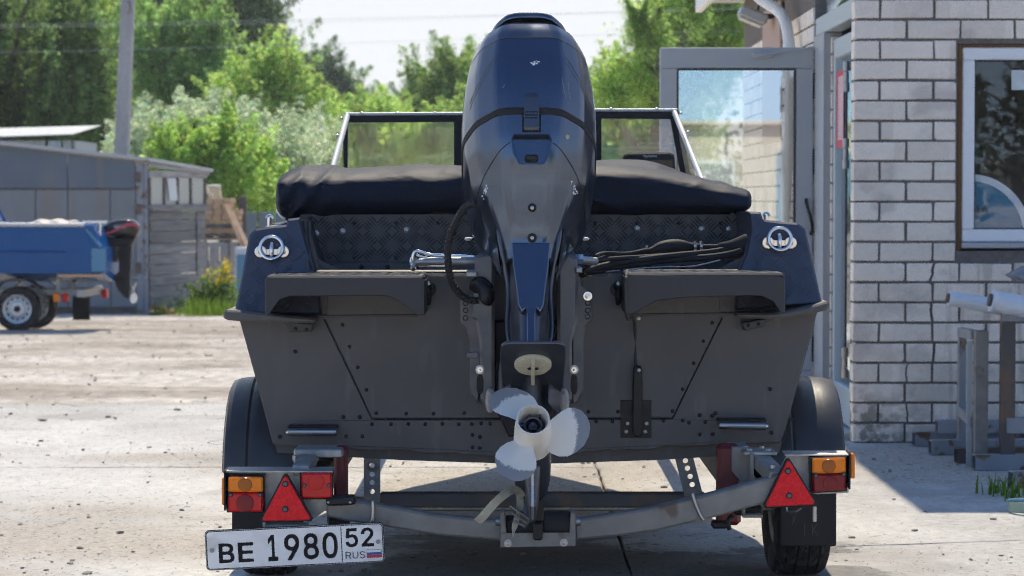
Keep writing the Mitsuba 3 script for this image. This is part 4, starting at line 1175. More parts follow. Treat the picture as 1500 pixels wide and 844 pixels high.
wc = ray_to(27, 453, 13.95); wc2 = ray_to(84, 450, 15.3)
R2 = .257
wheel('blue_boat_trailer__wheel', (wc[0], 13.95, float(ground_z(0, 13.95)) + R2), R2, .16)
wheel('blue_boat_trailer__wheel', (wc[0] - .02, 15.05, float(ground_z(0, 15.05)) + R2), R2, .16)
for yy in (13.95, 15.05):
    an = np.linspace(.12, math.pi - .12, 18)
    o_ = [(wc[0] + .33 * math.cos(a), float(ground_z(0, yy)) + R2 + .04 + .31 * math.sin(a)) for a in an]
    i_ = [(wc[0] + .315 * math.cos(a), float(ground_z(0, yy)) + R2 + .04 + .295 * math.sin(a)) for a in an[::-1]]
    add('blue_boat_trailer__mudguard', prism(o_ + i_, yy - .11, yy + .11, .003), 'fender_plastic', smooth=30)
bz = ray_to(0, 430, 14.)[2]
xr = ray_to(126, 430, 14.)[0]
add('blue_boat_trailer__frame', cat_(box(xr - 4.5, xr - .05, 14.2, 14.26, bz - .03, bz + .04, .005), box(xr - 4.5, xr - .05, 14.74, 14.80, bz - .03, bz + .04, .005), box(xr - .08, xr, 13.85, 15.15, bz - .04, bz + .05, .006), box(wc[0] - .03, wc[0] + .03, 13.95, 15.05, gzb + R2 - .03, gzb + R2 + .03, .005)), 'galvanised')
for m in (box(ray_to(82, 400, 14.1)[0] - .02, ray_to(82, 400, 14.1)[0] + .03, 14.2, 14.26, bz, zch + .02, .004), box(ray_to(82, 400, 14.1)[0] - .10, ray_to(82, 400, 14.1)[0] + .09, 14.15, 14.30, zch - .015, zch + .03, .006), box(xr - .30, xr - .24, 14.74, 14.80, bz, zch, .004)):
    add('blue_boat_trailer__bunk_post', m, 'galvanised')
for px, mt in ((83, 'lens_amber'), (96, 'lens_red'), (129, 'lens_red')):
    q = ray_to(px, 436, 13.9)
    add('blue_boat_trailer__lamp', box(q[0] - .035, q[0] + .035, 13.86 if px < 128 else 15.0, 13.93 if px < 128 else 15.1, q[2] - .05, q[2] + .05, .01), mt)
q = ray_to(118, 462, 14.9)
add('blue_boat_trailer__mudflap', box(q[0] - .10, q[0] + .10, 14.95, 14.97, gzb + .08, q[2] + .22, .005), 'black_rubber')

# ------------------------------------------------------------------ behind the camera: what the glass and the cowling mirror
YOFF = -14.0
for x_, s_, lab in ((11.5, 71, 'tree behind the camera right next to the yard building'), (15.5, 72, 'middle tree of three behind the camera'), (20, 73, 'tree behind the camera farthest from the yard building')):
    tree('yard_tree', lab, (x_, -18.0), 7.5, [(0, 0, 3.6, 2.6, 2.2, 3.4)], 5000, .3, (.05, .085, .03), s_, group='trees behind the camera')
wh = thing('yard_building', 'pale rendered yard building behind the camera, mirrored in the glass door', 'building')
for k in range(7):
    add('yard_building__wall_panel', box(-14 + k * 3.2, -14 + k * 3.2 + 3.17, -22.3, -22.0, -.1, 2.95, .02), 'pale_facade')
add('yard_building__roof', box(-14.4, 8.8, -30, -21.8, 2.952, 3.06, .02), 'pale_facade')
for k in range(4):
    add('yard_building__door', box(-12.8 + k * 6.4, -10.6 + k * 6.4, -21.98, -21.94, -.1, 2.3, .01), 'tarp_blue')
    for q_ in range(2):
        w_ = add('yard_building__window', box(-9.9 + k * 6.4 + q_ * 1.5, -8.9 + k * 6.4 + q_ * 1.5, -21.98, -21.93, 1.0, 2.1, .01), 'white_pvc')
        add(w_ + '__pane', box(-9.82 + k * 6.4 + q_ * 1.5, -8.98 + k * 6.4 + q_ * 1.5, -21.929, -21.92, 1.08, 2.02), 'frame_grey')

YOFF = 0.0
# ------------------------------------------------------------------ the grey aluminium motorboat, seen from astern
boat = thing('grey_motorboat', 'dark grey aluminium motorboat seen from astern on its road trailer', 'boat')
B = 'grey_motorboat__'
YT = 3.92                                                       # the transom's plane
BX = lambda y: .050 - .014 * (y - YT)                            # the boat's centre line bears a little to the left

# hull shell
ys = [YT + .045, 4.4, 5.0, 5.6, 6.2, 6.8, 7.3, 7.7, 7.95, 8.05]
rings = []
for y in ys:
    t_ = min(1, max(0, (y - 5.1) / 2.95))
    w = .868 * (1 - t_ ** 2.0) + .008
    wc_ = .763 * (1 - t_ ** 1.5) + .005
    k = .385 + .50 * t_ ** 2.6; c = .42 + .46 * t_ ** 1.7
    zf = .82 + .30 * t_ ** 1.6; zd = 1.10 + .14 * t_
    X = BX(y)
    wd = w * .955
    rings.append([(X, y, k), (X - wc_ * .5, y, (k + c) / 2 - .005), (X - wc_, y, c), (X - w, y, zf), (X - wd, y, zd), (X - wd + .03 * min(1, w), y, zd), (X - w + .035 * min(1, w), y, zf), (X - wc_ + .03 * min(1, w), y, c + .03), (X, y, k + .03),
                  (X + wc_ - .03 * min(1, w), y, c + .03), (X + w - .035 * min(1, w), y, zf), (X + wd - .03 * min(1, w), y, zd), (X + wd, y, zd), (X + w, y, zf), (X + wc_, y, c), (X + wc_ * .5, y, (k + c) / 2 - .005)])
add(B + 'hull', loft(rings), 'hull_paint', smooth=25)
deck = []
for s in (-1, 1):
    a = [(BX(y) + s * .825 * (1 - max(0, (y - 5.1) / 2.95) ** 2.0), y) for y in np.linspace(4.385, 6.2, 8)]
    b = [(BX(y) + s * .60, y) for y in np.linspace(6.2, 4.385, 8)]
    deck.append(prism(a + b, 1.10, 1.118, .004, axis='z'))
add(B + 'side_deck', deck[0], 'deck_grey'); add(B + 'side_deck', deck[1], 'deck_grey')
fd = [(BX(y) + s * .825 * (1 - max(0, (y - 5.1) / 2.95) ** 2.0), y) for s, rng_ in ((-1, np.linspace(6.05, 7.98, 14)), (1, np.linspace(7.98, 6.05, 14))) for y in rng_]
add(B + 'foredeck', prism(fd, 1.19, 1.215, .004, axis='z'), 'deck_grey')
add(B + 'cockpit_sole', box(-.6, .7, 4.42, 6.2, .60, .62), 'deck_grey')
add(B + 'dashboard', cat_(box(-.62, -.16, 5.98, 6.12, .62, 1.30, .03), box(.22, .68, 5.98, 6.12, .62, 1.30, .03)), 'deck_grey')

# transom
outer = xz([(349, 462), (372, 545), (400, 651), (424, 653), (440, 655), (580, 659), (660, 664), (700, 667), (745, 669), (820, 664), (860, 662), (920, 658), (1000, 654), (1080, 650), (1145, 648), (1168, 560), (1197, 458), (1100, 458), (1098, 401), (930, 401), (620, 401), (460, 401), (458, 462)], YT)
# the welded bottom edge is ragged
zz = []
r = random.Random(8)
for (a, b_), (c, d_) in zip(outer, outer[1:] + outer[:1]):
    zz.append((a, b_))
    if abs(c - a) > .05 and b_ < .45 and d_ < .45:
        for t_ in (.22, .45, .7):
            zz.append((a + (c - a) * t_, b_ + (d_ - b_) * t_ + r.uniform(-.006, .004)))
add(B + 'transom', prism(zz, YT, YT + .04, .002), 'hull_paint')
mid = xz([(478, 466), (545, 612), (985, 611), (1055, 466), (1052, 404), (900, 404), (640, 404), (482, 404)], YT - .004)
add(B + 'transom_plate', prism(mid, YT - .005, YT - .001, .0012), 'hull_paint', label='raised middle plate of the transom')
low = xz([(470, 616), (544, 616), (985, 615), (1060, 616), (1062, 646), (985, 652), (860, 657), (745, 664), (660, 659), (560, 655), (470, 652)], YT - .004)
add(B + 'transom_strip', prism(low, YT - .0042, YT - .001, .0012), 'hull_paint')
add(B + 'transom_seam', cat_(*[tube([(p[0], YT - .0015, p[1]) for p in xz([q1, q2], YT)], .0028, 6) for q1, q2 in (((475, 468), (545, 614)), ((545, 614), (985, 613)), ((985, 613), (1058, 466)), ((1145, 648), (1160, 612)))]), 'black_paint')


def rivet(p, rr_=.0062, h=.003, y=YT - .0045):
    return lathe([(rr_, 0), (rr_ * .85, -h * .6), (rr_ * .4, -h), (1e-4, -h)], (p[0], y, p[1]), (0, 1, 0), 10)


RV = [(503, 611), (527, 611), (507, 639), (531, 639), (545, 621), (573, 621), (598, 621), (623, 621), (648, 621), (672, 621), (691, 621), (705, 620), (718, 620), (692, 637), (703, 640), (692, 655), (703, 656),
      (873, 617), (897, 617), (972, 616), (1000, 616), (1009, 619), (1025, 608), (1033, 618), (1043, 609), (1048, 605), (1025, 636), (1044, 636), (433, 515), (502, 476), (512, 508), (524, 538), (537, 571), (551, 605), (595, 606), (635, 606), (680, 605),
      (1000, 570), (1016, 532), (1030, 500), (1043, 473), (905, 603), (862, 603), (985, 602), (1128, 570), (1130, 634), (410, 640)]
add(B + 'rivet', cat_(*[rivet(p) for p in xz(RV, YT)]), 'black_paint', kind='stuff')
for a, c in (((422, 633), (493, 633)), ((1053, 623), (1122, 624))):
    p, q = ray_to(*a, 3.86), ray_to(*c, 3.86)
    k = thing(B + 'roller_bar', None, None)
    add(k + '__bar', tube_exact([p, p + (q - p) * .01, q - (q - p) * .01, q], [.010, .0125, .0125, .010], 20), 'steel')
    add(k + '__base', box(p[0] - .003, q[0] + .003, 3.872, YT - .001, p[2] + .010, p[2] + .018, .002), 'black_paint')
    e = q if q[0] > .3 else p
    sgn = 1 if q[0] > .3 else -1
    add(k + '__end_screw', lathe([(.006, 0), (.005, .006), (1e-4, .008)], e, (sgn, 0, 0), 12), 'chrome')

# stern quarters (the blue-reflecting checker plate wings either side)
def wing(poly, inner):
    m = prism(poly, 3.865, 4.46, .006)
    return moved(m, lambda v: v + np.column_stack([v[:, 0] * 0, (v[:, 2] - .82) * .20, v[:, 2] * 0]))


wl_ = xz([(343, 459), (352, 410), (362, 346), (371, 336), (395, 332), (416, 330), (419, 321), (437, 319), (444, 345), (452, 372), (463, 400), (470, 461)], 3.87)
wr_ = xz([(1205, 445), (1194, 390), (1183, 336), (1172, 327), (1145, 325), (1121, 322), (1117, 311), (1099, 310), (1102, 338), (1094, 372), (1082, 399), (1078, 455)], 3.87)
BAR = []


def tread(pts_fn, nu, nv, cell, h=.0012, ln=.50, inside=None, y_of=lambda x, z: 0):
    """five-bar checker plate: raised bars, groups turned a quarter from cell to cell"""
    V, Fc, k = [], [], 0
    x0, x1, z0, z1 = pts_fn
    P_ = None if inside is None else shapely.prepared.prep(Polygon(inside).buffer(-.006))
    for i in range(int((x1 - x0) / cell) + 1):
        for j in range(int((z1 - z0) / cell) + 1):
            cx, cz = x0 + (i + .5) * cell, z0 + (j + .5) * cell
            s = 1 if (i + j) % 2 else -1
            for b in range(-2, 3):
                o = b * cell * .20
                px, pz = cx + o * .707, cz - s * o * .707
                if P_ is not None:
                    ok = P_.contains(shapely.geometry.Point(px + .3 * cell, pz + s * .3 * cell)) and P_.contains(shapely.geometry.Point(px - .3 * cell, pz - s * .3 * cell))
                    if not ok: continue
                elif not (x0 < px < x1 and z0 + .2 * cell < pz < z1 - .2 * cell): continue
                d_ = np.array([.707, s * .707]) * cell * ln; n_ = np.array([-s * .707, .707]) * cell * .055
                base = [np.array([px, pz]) + d_, np.array([px, pz]) + n_ * 1.6, np.array([px, pz]) - d_, np.array([px, pz]) - n_ * 1.6]
                for q in base: V.append((q[0], y_of(q[0], q[1]), q[1]))
                for q in (np.array([px, pz]) + d_ * .75, np.array([px, pz]) + n_ * .9, np.array([px, pz]) - d_ * .75, np.array([px, pz]) - n_ * .9): V.append((q[0], y_of(q[0], q[1]) - h, q[1]))
                for a in range(4):
                    b_ = (a + 1) % 4
                    Fc += [(k + a, k + b_, k + 4 + b_), (k + a, k + 4 + b_, k + 4 + a)]
                Fc += [(k + 4, k + 5, k + 6), (k + 4, k + 6, k + 7)]
                k += 8
    return trimesh.Trimesh(np.array(V), np.array(Fc), process=False)


plain('wing_sky_tint', (.052, .060, .085), .36, metal=.6, spec=.55)  # hull paint with the reflected blue of the sky put into its base colour
for poly, lab in ((wl_, 'left'), (wr_, 'right')):
    k = add(B + 'quarter_wing', wing(poly, 0), 'wing_sky_tint')
    p = np.array(poly)
    add(k + '__tread_bar', tread((p[:, 0].min(), p[:, 0].max(), p[:, 1].min(), p[:, 1].max()), 0, 0, .047, .0011, inside=[tuple(q) for q in p], y_of=lambda x, z: 3.8648 + (z - .82) * .20), 'wing_sky_tint', kind='stuff')
# inner edges of the wings: a bundle of wrinkled hoses on the left
for i in range(5):
    pts = spline([ray_to(441 + i * 3.2, 324, 3.95), ray_to(443 + i * 3, 352, 3.935), ray_to(446 + i * 3, 368, 3.92), ray_to(454 + i * 3, 396, 3.90)], 14)
    add(B + 'rubber_edging', tube(pts, .006 - .0005 * i, 7), 'black_rubber' if i % 2 else 'deck_grey')
for i in range(3):
    pts = spline([ray_to(1104 + i * 3, 316, 3.95), ray_to(1106 + i * 3, 340, 3.94)], 6)
    add(B + 'rubber_edging', tube(pts, .007, 7), 'black_rubber')

# mooring rings
for (cx, cy) in ((398, 363), (1142, 350)):
    y0 = 3.855 + (ray_to(cx, cy, 3.86)[2] - .82) * .2
    c = ray_to(cx, cy, y0 - .012)
    k = thing(B + 'mooring_ring', None, None)
    add(k + '__base', cat_(*[cyl((c[0] + s * .034, y0 - .001, c[2] - .012), (c[0] + s * .034, y0 - .007, c[2] - .012), .0185, 20, .0015) for s in (-1, 1)], box(c[0] - .03, c[0] + .03, y0 - .004, y0 - .0012, c[2] - .022, c[2] - .004, .001)), 'chrome', smooth=30)
    ang = np.linspace(0, 2 * math.pi, 49)
    add(k + '__ring', tube(np.column_stack([c[0] + .034 * np.cos(ang), y0 - .014 - .006 * (1 - np.sin(ang)), c[2] + .034 * np.sin(ang)]), .0052, 10, cap=False), 'chrome', smooth=True)
    add(k + '__eye', tube(spline([(c[0], y0 - .002, c[2] + .012), (c[0], y0 - .016, c[2] + .004), (c[0], y0 - .018, c[2] - .02), (c[0], y0 - .002, c[2] - .034)], 14), .006, 10), 'chrome', smooth=True)
    for s in (-1, 1):
        add(k + '__screw', lathe([(.006, 0), (.005, .003), (1e-4, .004)], (c[0] + s * .036, y0 - .007, c[2] - .014), (0, -1, 0), 12), 'steel')

# spray fins at the quarters
add(B + 'spray_fin', prism(chaikin(xz([(327, 458), (333, 453), (420, 463), (462, 466), (462, 474), (395, 472), (335, 470), (327, 466)], 3.80), 1, .2), 3.80, 4.5, .006), 'hull_paint')
add(B + 'spray_fin', prism(chaikin(xz([(1080, 458), (1137, 460), (1205, 444), (1214, 441), (1216, 448), (1210, 456), (1140, 468), (1080, 466)], 3.80), 1, .2), 3.80, 4.5, .006), 'hull_paint')
for s, poly in ((0, [(408, 470), (459, 474), (456, 486), (424, 487)]), (1, [(1087, 473), (1140, 464), (1118, 479), (1091, 485)])):
    k = add(B + 'fin_bracket', prism(xz(poly, 3.86), 3.86, YT + .01, .004), 'deck_grey')
    q = xz([(433, 482), (449, 483)] if not s else [(1096, 477), (1111, 475)], 3.86)
    for p in q: add(k + '__bolt', lathe([(.006, 0), (.005, -.004), (1e-4, -.005)], (p[0], 3.859, p[1]), (0, 1, 0), 6), 'black_paint')

# swim platforms
PLAT = {'l': ([(388, 409), (396, 406), (612, 406), (622, 410), (622, 462), (611, 461), (588, 443), (572, 435), (560, 433), (424, 434), (410, 439), (402, 450), (392, 464), (388, 462)], 3.63),
        'r': ([(917, 404), (930, 402), (1141, 404), (1150, 408), (1150, 458), (1144, 459), (1132, 441), (1116, 434), (1100, 433), (1000, 436), (960, 441), (936, 455), (925, 461), (917, 461)], 3.63)}
for side_, (poly, y0) in PLAT.items():
    p = xz(poly, y0)
    k = thing(B + 'swim_platform', None, None)
    add(k + '__skirt', prism(p, y0, y0 + .008, .002), 'platform_paint', smooth=20)
    xa, xb = p[0][0], p[3][0]
    zt_ = p[1][1]
    add(k + '__top', box(xa + .002, xb - .002, y0 + .001, YT + .10, zt_ - .010, zt_ + .004, .005), 'platform_paint')
    add(k + '__tread_bar', moved(tread((xa + .02, xb - .02, 3.66, 3.98), 0, 0, .047, .0012), lambda v: np.column_stack([v[:, 0], v[:, 2], zt_ + .004 - v[:, 1]])), 'platform_paint', kind='stuff')
    for xx in (xa, xb - .006):
        zb = p[-1][1] if xx == xa else p[4][1]
        add(k + '__cheek', box(xx, xx + .006, y0 + .0085, YT - .006, zb + .002, zt_ - .011), 'platform_paint')
    add(k + '__weld_seam', box((xa + xb) / 2 - .002, (xa + xb) / 2 + .002, y0 - .0015, y0 + .001, p[9][1] + .003, zt_ - .014), 'platform_paint')

# splash well and its checker plate bulkhead
yb_ = 4.36
zt_w = ray_to(700, 402, YT)[2]
add(B + 'well_floor', box(ray_to(462, 400, YT)[0], ray_to(1098, 400, YT)[0], YT + .0405, yb_ + .02, zt_w - .02, zt_w - .002), 'platform_paint')
add(B + 'transom_cap', tube([ray_to(462, 401, YT + .02), ray_to(700, 401, YT + .02), ray_to(1098, 400, YT + .02)], .012, 10), 'platform_paint')
pa, pb_ = ray_to(440, 318, yb_), ray_to(1106, 398, yb_)
zl = ray_to(700, 384, yb_)[2]
bk = add(B + 'bulkhead', box(pa[0], pb_[0], yb_, yb_ + .02, zl + .001, pa[2] + .008), 'hull_paint')
add(bk + '__tread_bar', tread((pa[0] + .01, pb_[0] - .01, zl + .004, pa[2] + .02), 0, 0, .0475, .0014, y_of=lambda x, z: yb_ + .0005), 'platform_paint', kind='stuff')  # same paint as the bulkhead; the darker colour paints in the bars' facet shade
add(B + 'bulkhead_foot', box(pa[0], pb_[0], yb_ - .03, yb_ + .02, zt_w - .01, zl, .003), 'hull_paint')
for a, b_ in ((463, 342), (502, 339), (596, 337), (933, 335), (1028, 336), (1068, 336), (546, 338), (988, 335)):
    if a in (546, 988): continue
    p = ray_to(a, b_, yb_ - .002)
    add(bk + '__screw', lathe([(.0105, 0), (.0095, -.003), (.004, -.0045), (.0035, -.002), (1e-4, -.002)], (p[0], yb_, p[2]), (0, 1, 0), 14), 'steel')
add(bk + '__rivet', cat_(*[rivet(tuple(ray_to(a, b_, yb_)[[0, 2]]), .0055, .003, yb_ - .001) for a in list(range(458, 700, 61)) + list(range(872, 1090, 61)) for b_ in (327, 378)], *[rivet(tuple(ray_to(a, 391, yb_ - .03)[[0, 2]]), .008, .004, yb_ - .031) for a in (485, 530, 568, 610, 900, 950, 1000)]), 'black_paint', kind='stuff')
for a in (437, 1102):
    p = ray_to(a, 320, 4.1)
    add(B + 'well_side', box(p[0] - .006, p[0] + .006, YT + .05, yb_ + .03, zt_w - .02, ray_to(a, 320, yb_)[2]), 'deck_grey')

# plug lugs on the transom
for a, b_ in ((628, 424), (905, 424)):
    p = ray_to(a, b_, YT - .006)
    k = thing(B + 'drain_cap', None, None)
    add(k + '__flange', lathe([(.0235, 0), (.0225, -.004), (.014, -.006), (1e-4, -.006)], (p[0], YT - .005, p[2]), (0, 1, 0), 24), 'black_plastic', smooth=30)
    add(k + '__cap', cat_(lathe([(.0135, 0), (.0125, -.02), (.009, -.026), (1e-4, -.027)], (p[0], YT - .011, p[2] + .008), (0, 1, -.35), 18), tube(spline([(p[0], YT - .03, p[2] + .005), (p[0], YT - .035, p[2] - .02), (p[0], YT - .022, p[2] - .045)], 8), [.008, .009, .009, .010, .010, .009, .008, .005], 10)), 'black_plastic', smooth=40)
    add(k + '__stud', lathe([(.0065, 0), (.0055, -.006), (1e-4, -.008)], (p[0], YT - .036, p[2] + .018), (0, 1, -.4), 12), 'chrome')

# sonar bracket on the right
q = xz([(909, 586), (954, 586), (954, 641), (909, 641)], YT)
add(B + 'sonar_plate', prism(q, YT - .010, YT - .0055, .001), 'black_plastic')
sk_ = B + 'sonar_arm'
add(sk_, prism(chaikin(xz([(927, 541), (930, 536), (938, 536), (941, 541), (942, 634), (937, 641), (930, 640), (926, 632)], YT - .03), 1), YT - .034, YT - .011, .004), 'black_plastic')
for a, b_ in ((919, 620), (947, 620), (917, 632), (945, 632), (935, 541)):
    p = ray_to(a, b_, YT)
    add(sk_ + '__screw', lathe([(.006, 0), (.005, -.003), (1e-4, -.004)], (p[0], YT - .0355 if b_ == 541 else YT - .0105, p[2]), (0, 1, 0), 12), 'steel')
cab = spline([ray_to(919, 396, 3.70), ray_to(918, 400, 3.64), ray_to(917, 408, 3.612), ray_to(917, 455, 3.617), ray_to(924, 466, 3.75), ray_to(930, 480, YT - .02), ray_to(931, 538, YT - .02)], 40)
add(B + 'sonar_cable', tube(cab, .0042, 8), 'cable_black')
p = ray_to(935, 466, YT)
add(sk_ + '__clip', lathe([(.007, 0), (.006, -.004), (1e-4, -.005)], (p[0], YT - .006, p[2]), (0, 1, 0), 12), 'steel')

# gunwale fittings
for a, b_ in ((404, 320), (1131, 316)):
    p = ray_to(a, b_, 4.15)
    k = thing(B + 'deck_fitting', None, None)
    p = p - [0, 0, .012]
    add(k + '__base', box(p[0] - .03, p[0] + .03, 4.12, 4.18, p[2] - .02, p[2] - .010, .004), 'galvanised')
    add(k + '__post', cat_(cyl((p[0] - .02, 4.15, p[2] - .01), (p[0] - .02, 4.15, p[2] + .015), .007, 12), tube(spline([(p[0] - .03, 4.15, p[2] + .012), (p[0] - .02, 4.15, p[2] + .022), (p[0] - .008, 4.15, p[2] + .012)], 8), .004, 8)), 'chrome', smooth=40)
    add(k + '__cap', lathe([(.017, 0), (.016, .006), (1e-4, .007)], (p[0] + .012, 4.16, p[2] - .009), (0, 0, 1), 18), 'steel', smooth=30)

# windscreen
YW = 6.0
wsk = B + 'windscreen'
def bar(a, b, t, d=.03, m='black_paint', name='__frame'):
    p, q = np.array(a), np.array(b)
    return quad_tube(p, q, d, t)
def at6(a, b_, dy_=0.0): return ray_to(a, b_, YW + dy_)
add(wsk + '__top_bar', quad_tube(at6(508, 173), at6(678, 172), .03, .036), 'gloss_black' if False else 'black_paint')
add(wsk + '__top_bar', quad_tube(at6(868, 167), at6(994, 168), .03, .036), 'black_paint')
add(wsk + '__centre_post', quad_tube(at6(672, 172), at6(672, 262), .036, .03), 'black_paint')
add(wsk + '__centre_post', quad_tube(at6(874, 172), at6(874, 262), .036, .03), 'black_paint')
add(wsk + '__corner_post', quad_tube(at6(507, 172), at6(506, 262), .016, .03), 'black_paint')
add(wsk + '__corner_post', quad_tube(at6(985, 170), at6(1003, 268), .022, .03), 'black_paint')
add(wsk + '__side_rail', tube_exact([at6(509, 170, -.02), at6(485, 256, -.75)], [.011, .011], 14), 'frame_grey')
add(wsk + '__side_rail', tube_exact([at6(988, 165, -.02), at6(1031, 272, -.75)], [.011, .011], 14), 'frame_grey')
add(wsk + '__edge_trim', tube_exact([at6(506, 167.5, -.02), at6(680, 166.5, -.02)], [.006, .006], 8), 'frame_pale')
add(wsk + '__edge_trim', tube_exact([at6(866, 161.5, -.02), at6(992, 161.5, -.02)], [.006, .006], 8), 'frame_pale')
def pane(pts, name='pane'):
    a = np.array(pts)
    n = np.cross(a[1] - a[0], a[2] - a[0]); n /= np.linalg.norm(n)
    f = trimesh.Trimesh(a, [[0, 1, 2], [0, 2, 3]], process=False)
    add(wsk + '__' + name, f, 'smeared_glass')
pane([at6(509, 178), at6(668, 177), at6(668, 262), at6(508, 262)])
pane([at6(878, 173), at6(984, 173), at6(1001, 268), at6(878, 262)])
pane([at6(506, 174, -.01), at6(506, 262, -.01), at6(497, 262, -.70), at6(503, 205, -.40)], 'side_pane')
pane([at6(990, 174, -.01), at6(1005, 262, -.01), at6(1022, 268, -.70), at6(1004, 205, -.40)], 'side_pane')
for pts in ((530, 166), (582, 166), (637, 166), (895, 160), (962, 160), (997, 166), (500, 174), (494, 199), (1008, 194), (1024, 246)):
    q = at6(*pts, -.03 if pts[1] < 175 else -.3)
    add(wsk + '__screw_head', lathe([(.0075, -.004), (.0065, .004), (1e-4, .007)], q, (0, 0, 1), 10), 'steel')

# chart plotter on the dashboard
cp = thing('chart_plotter', 'black flat chart plotter standing before the right windscreen', 'display')
q = xz(chaikin([(913, 224), (988, 223), (990, 256), (912, 256)], 2, .12), 5.7)
add('chart_plotter__case', prism(q, 5.70, 5.74, .006), 'black_plastic')
p0_, p1_ = ray_to(917, 229, 5.699), ray_to(985, 256, 5.699)
add('chart_plotter__screen', box(p0_[0], p1_[0], 5.6985, 5.702, p1_[2], p0_[2] - .014), 'gloss_black')
tx = meshkit.text_mesh('Raymarine', .009, .0006)
pm = ray_to(942, 228, 5.6985)
tx.vertices = np.column_stack([pm[0] + tx.vertices[:, 0] * .85, 5.6985 - tx.vertices[:, 2], pm[2] - .006 + tx.vertices[:, 1]])
add('chart_plotter__lettering', tx, 'poster_white')
add('chart_plotter__stand', box((p0_[0] + p1_[0]) / 2 - .05, (p0_[0] + p1_[0]) / 2 + .05, 5.73, 6.0, 1.19, 1.33, .01), 'black_plastic')

# ------------------------------------------------------------------ the stowed fabric cover across the stern
def cover():
    n, s = 220, 76
    rings = []
    xa, xb = ray_to(409, 290, 4.62)[0], ray_to(1096, 290, 4.62)[0]
    zb = ray_to(700, 321, 4.42)[2]
    for i in range(n):
        t_ = i / (n - 1)
        x = xa + (xb - xa) * t_
        pxv = 409 + 687 * t_
        top_px = np.interp(pxv, [409, 416, 428, 450, 520, 680, 880, 960, 1010, 1060, 1085, 1096], [272, 258, 252, 249, 246, 240, 242, 252, 260, 271, 277, 284])
        bot_px = np.interp(pxv, [409, 425, 470, 700, 1040, 1075, 1096], [312, 321, 323, 323, 316, 311, 306])
        zt_ = ray_to(pxv, top_px, 4.62)[2]; zb_ = ray_to(pxv, bot_px, 4.33)[2]
        e = min(t_, 1 - t_)
        dpt = .34 * min(1, (e / .018 + .12)) ** .5
        ang = np.arange(s) * 2 * math.pi / s
        c = np.array([x, 4.285 + .36, (zt_ + zb_) / 2])
        hh = (zt_ - zb_) / 2
        ca, sa = np.cos(ang), np.sin(ang)
        Y_ = c[1] + dpt * np.sign(ca) * np.abs(ca) ** .75
        Z_ = c[2] + hh * np.sign(sa) * np.abs(sa) ** .62
        P_ = np.column_stack([np.full(s, x), Y_, Z_])
        w = meshkit.fbm(P_ * [3.2, 6, 9], 3, 4) - .5
        w2 = meshkit.noise(np.column_stack([P_[:, 0] * 7 + P_[:, 2] * 11 * np.sign(P_[:, 0]), P_[:, 2] * 3, P_[:, 1] * 2]), 9) - .5
        amp = .5 + 1.2 * math.exp(-((pxv - 900) / 90) ** 2) + 1.0 * math.exp(-((pxv - 1060) / 50) ** 2) + .7 * math.exp(-((pxv - 430) / 50) ** 2)
        d_ = (P_ - c) * [0, 1, 1]
        d_ /= np.linalg.norm(d_, axis=1, keepdims=True) + 1e-9
        # folds pulled slantwise from the engine towards the corner straps
        fold = meshkit.noise(np.column_stack([(P_[:, 0] * .55 + P_[:, 2] * 1.5) * 9, P_[:, 0] * 1.1, P_[:, 1] * 1.5]), 21)
        fold2 = meshkit.noise(np.column_stack([(P_[:, 0] * 1.4 - P_[:, 2] * 1.2) * 10, P_[:, 0] * 1.3, P_[:, 1] * 2]), 33)
        ridge = (1 - np.abs(2 * fold - 1)) ** 2 * (.25 + 1.0 * math.exp(-((pxv - 930) / 110) ** 2) + .8 * math.exp(-((pxv - 1060) / 45) ** 2)) + (1 - np.abs(2 * fold2 - 1)) ** 2 * (.15 + .8 * math.exp(-((pxv - 440) / 60) ** 2))
        rings.append(P_ + d_ * (w * .05 + w2 * .014 * amp + .034 * ridge - .012)[:, None] * min(1, e / .02))
    return loft(rings)


cv = thing('fabric_cover', 'black wrinkled fabric cover stowed across the grey boat above its stern', 'cover')
add('fabric_cover__cloth', cover(), 'cover_fabric', smooth=True)
p = [ray_to(407, 308, 4.45), ray_to(412, 316, 4.42), ray_to(418, 321, 4.42)]
add('fabric_cover__strap', tube(p, .007, 6), 'white_paint')
p = [ray_to(1092, 308, 4.45), ray_to(1080, 312, 4.42), ray_to(1070, 313, 4.42)]
add('fabric_cover__strap', tube(p, .006, 6), 'poster_white')

# weld beads where the platforms and the spray fins meet the transom
r = random.Random(21)
for a, b_ in (((392, 464), (612, 462)), ((925, 461), (1144, 459))):
    q0, q1 = ray_to(*a, YT - .004), ray_to(*b_, YT - .004)
    pts = np.array([q0 + (q1 - q0) * t_ for t_ in np.linspace(0, 1, 120)])
    rr_ = np.array([.0035 + .0012 * abs(math.sin(i * .9)) + r.uniform(0, .0006) for i in range(120)])
    add(B + 'weld_bead', tube(pts, rr_, 6), 'hull_paint', smooth=True)
# ------------------------------------------------------------------ the outboard motor, tilted up about its transom bracket
PIV, TILT = np.array([.050, 3.75, 1.01]), math.radians(30.5)
motor = thing('outboard_motor', 'large graphite outboard motor tilted up on the transom of the grey boat', 'outboard motor')
MO = 'outboard_motor__'
ct, st_ = math.cos(TILT), math.sin(TILT)


def ML(v):
    v = np.asarray(v, float)
    return np.stack([v[..., 0] + PIV[0], ct * v[..., 1] + st_ * v[..., 2] + PIV[1], -st_ * v[..., 1] + ct * v[..., 2] + PIV[2]], -1)


def madd(key, m, mt, smooth=False, **kw): return add(MO + key, moved(m, ML), mt, smooth, **kw)


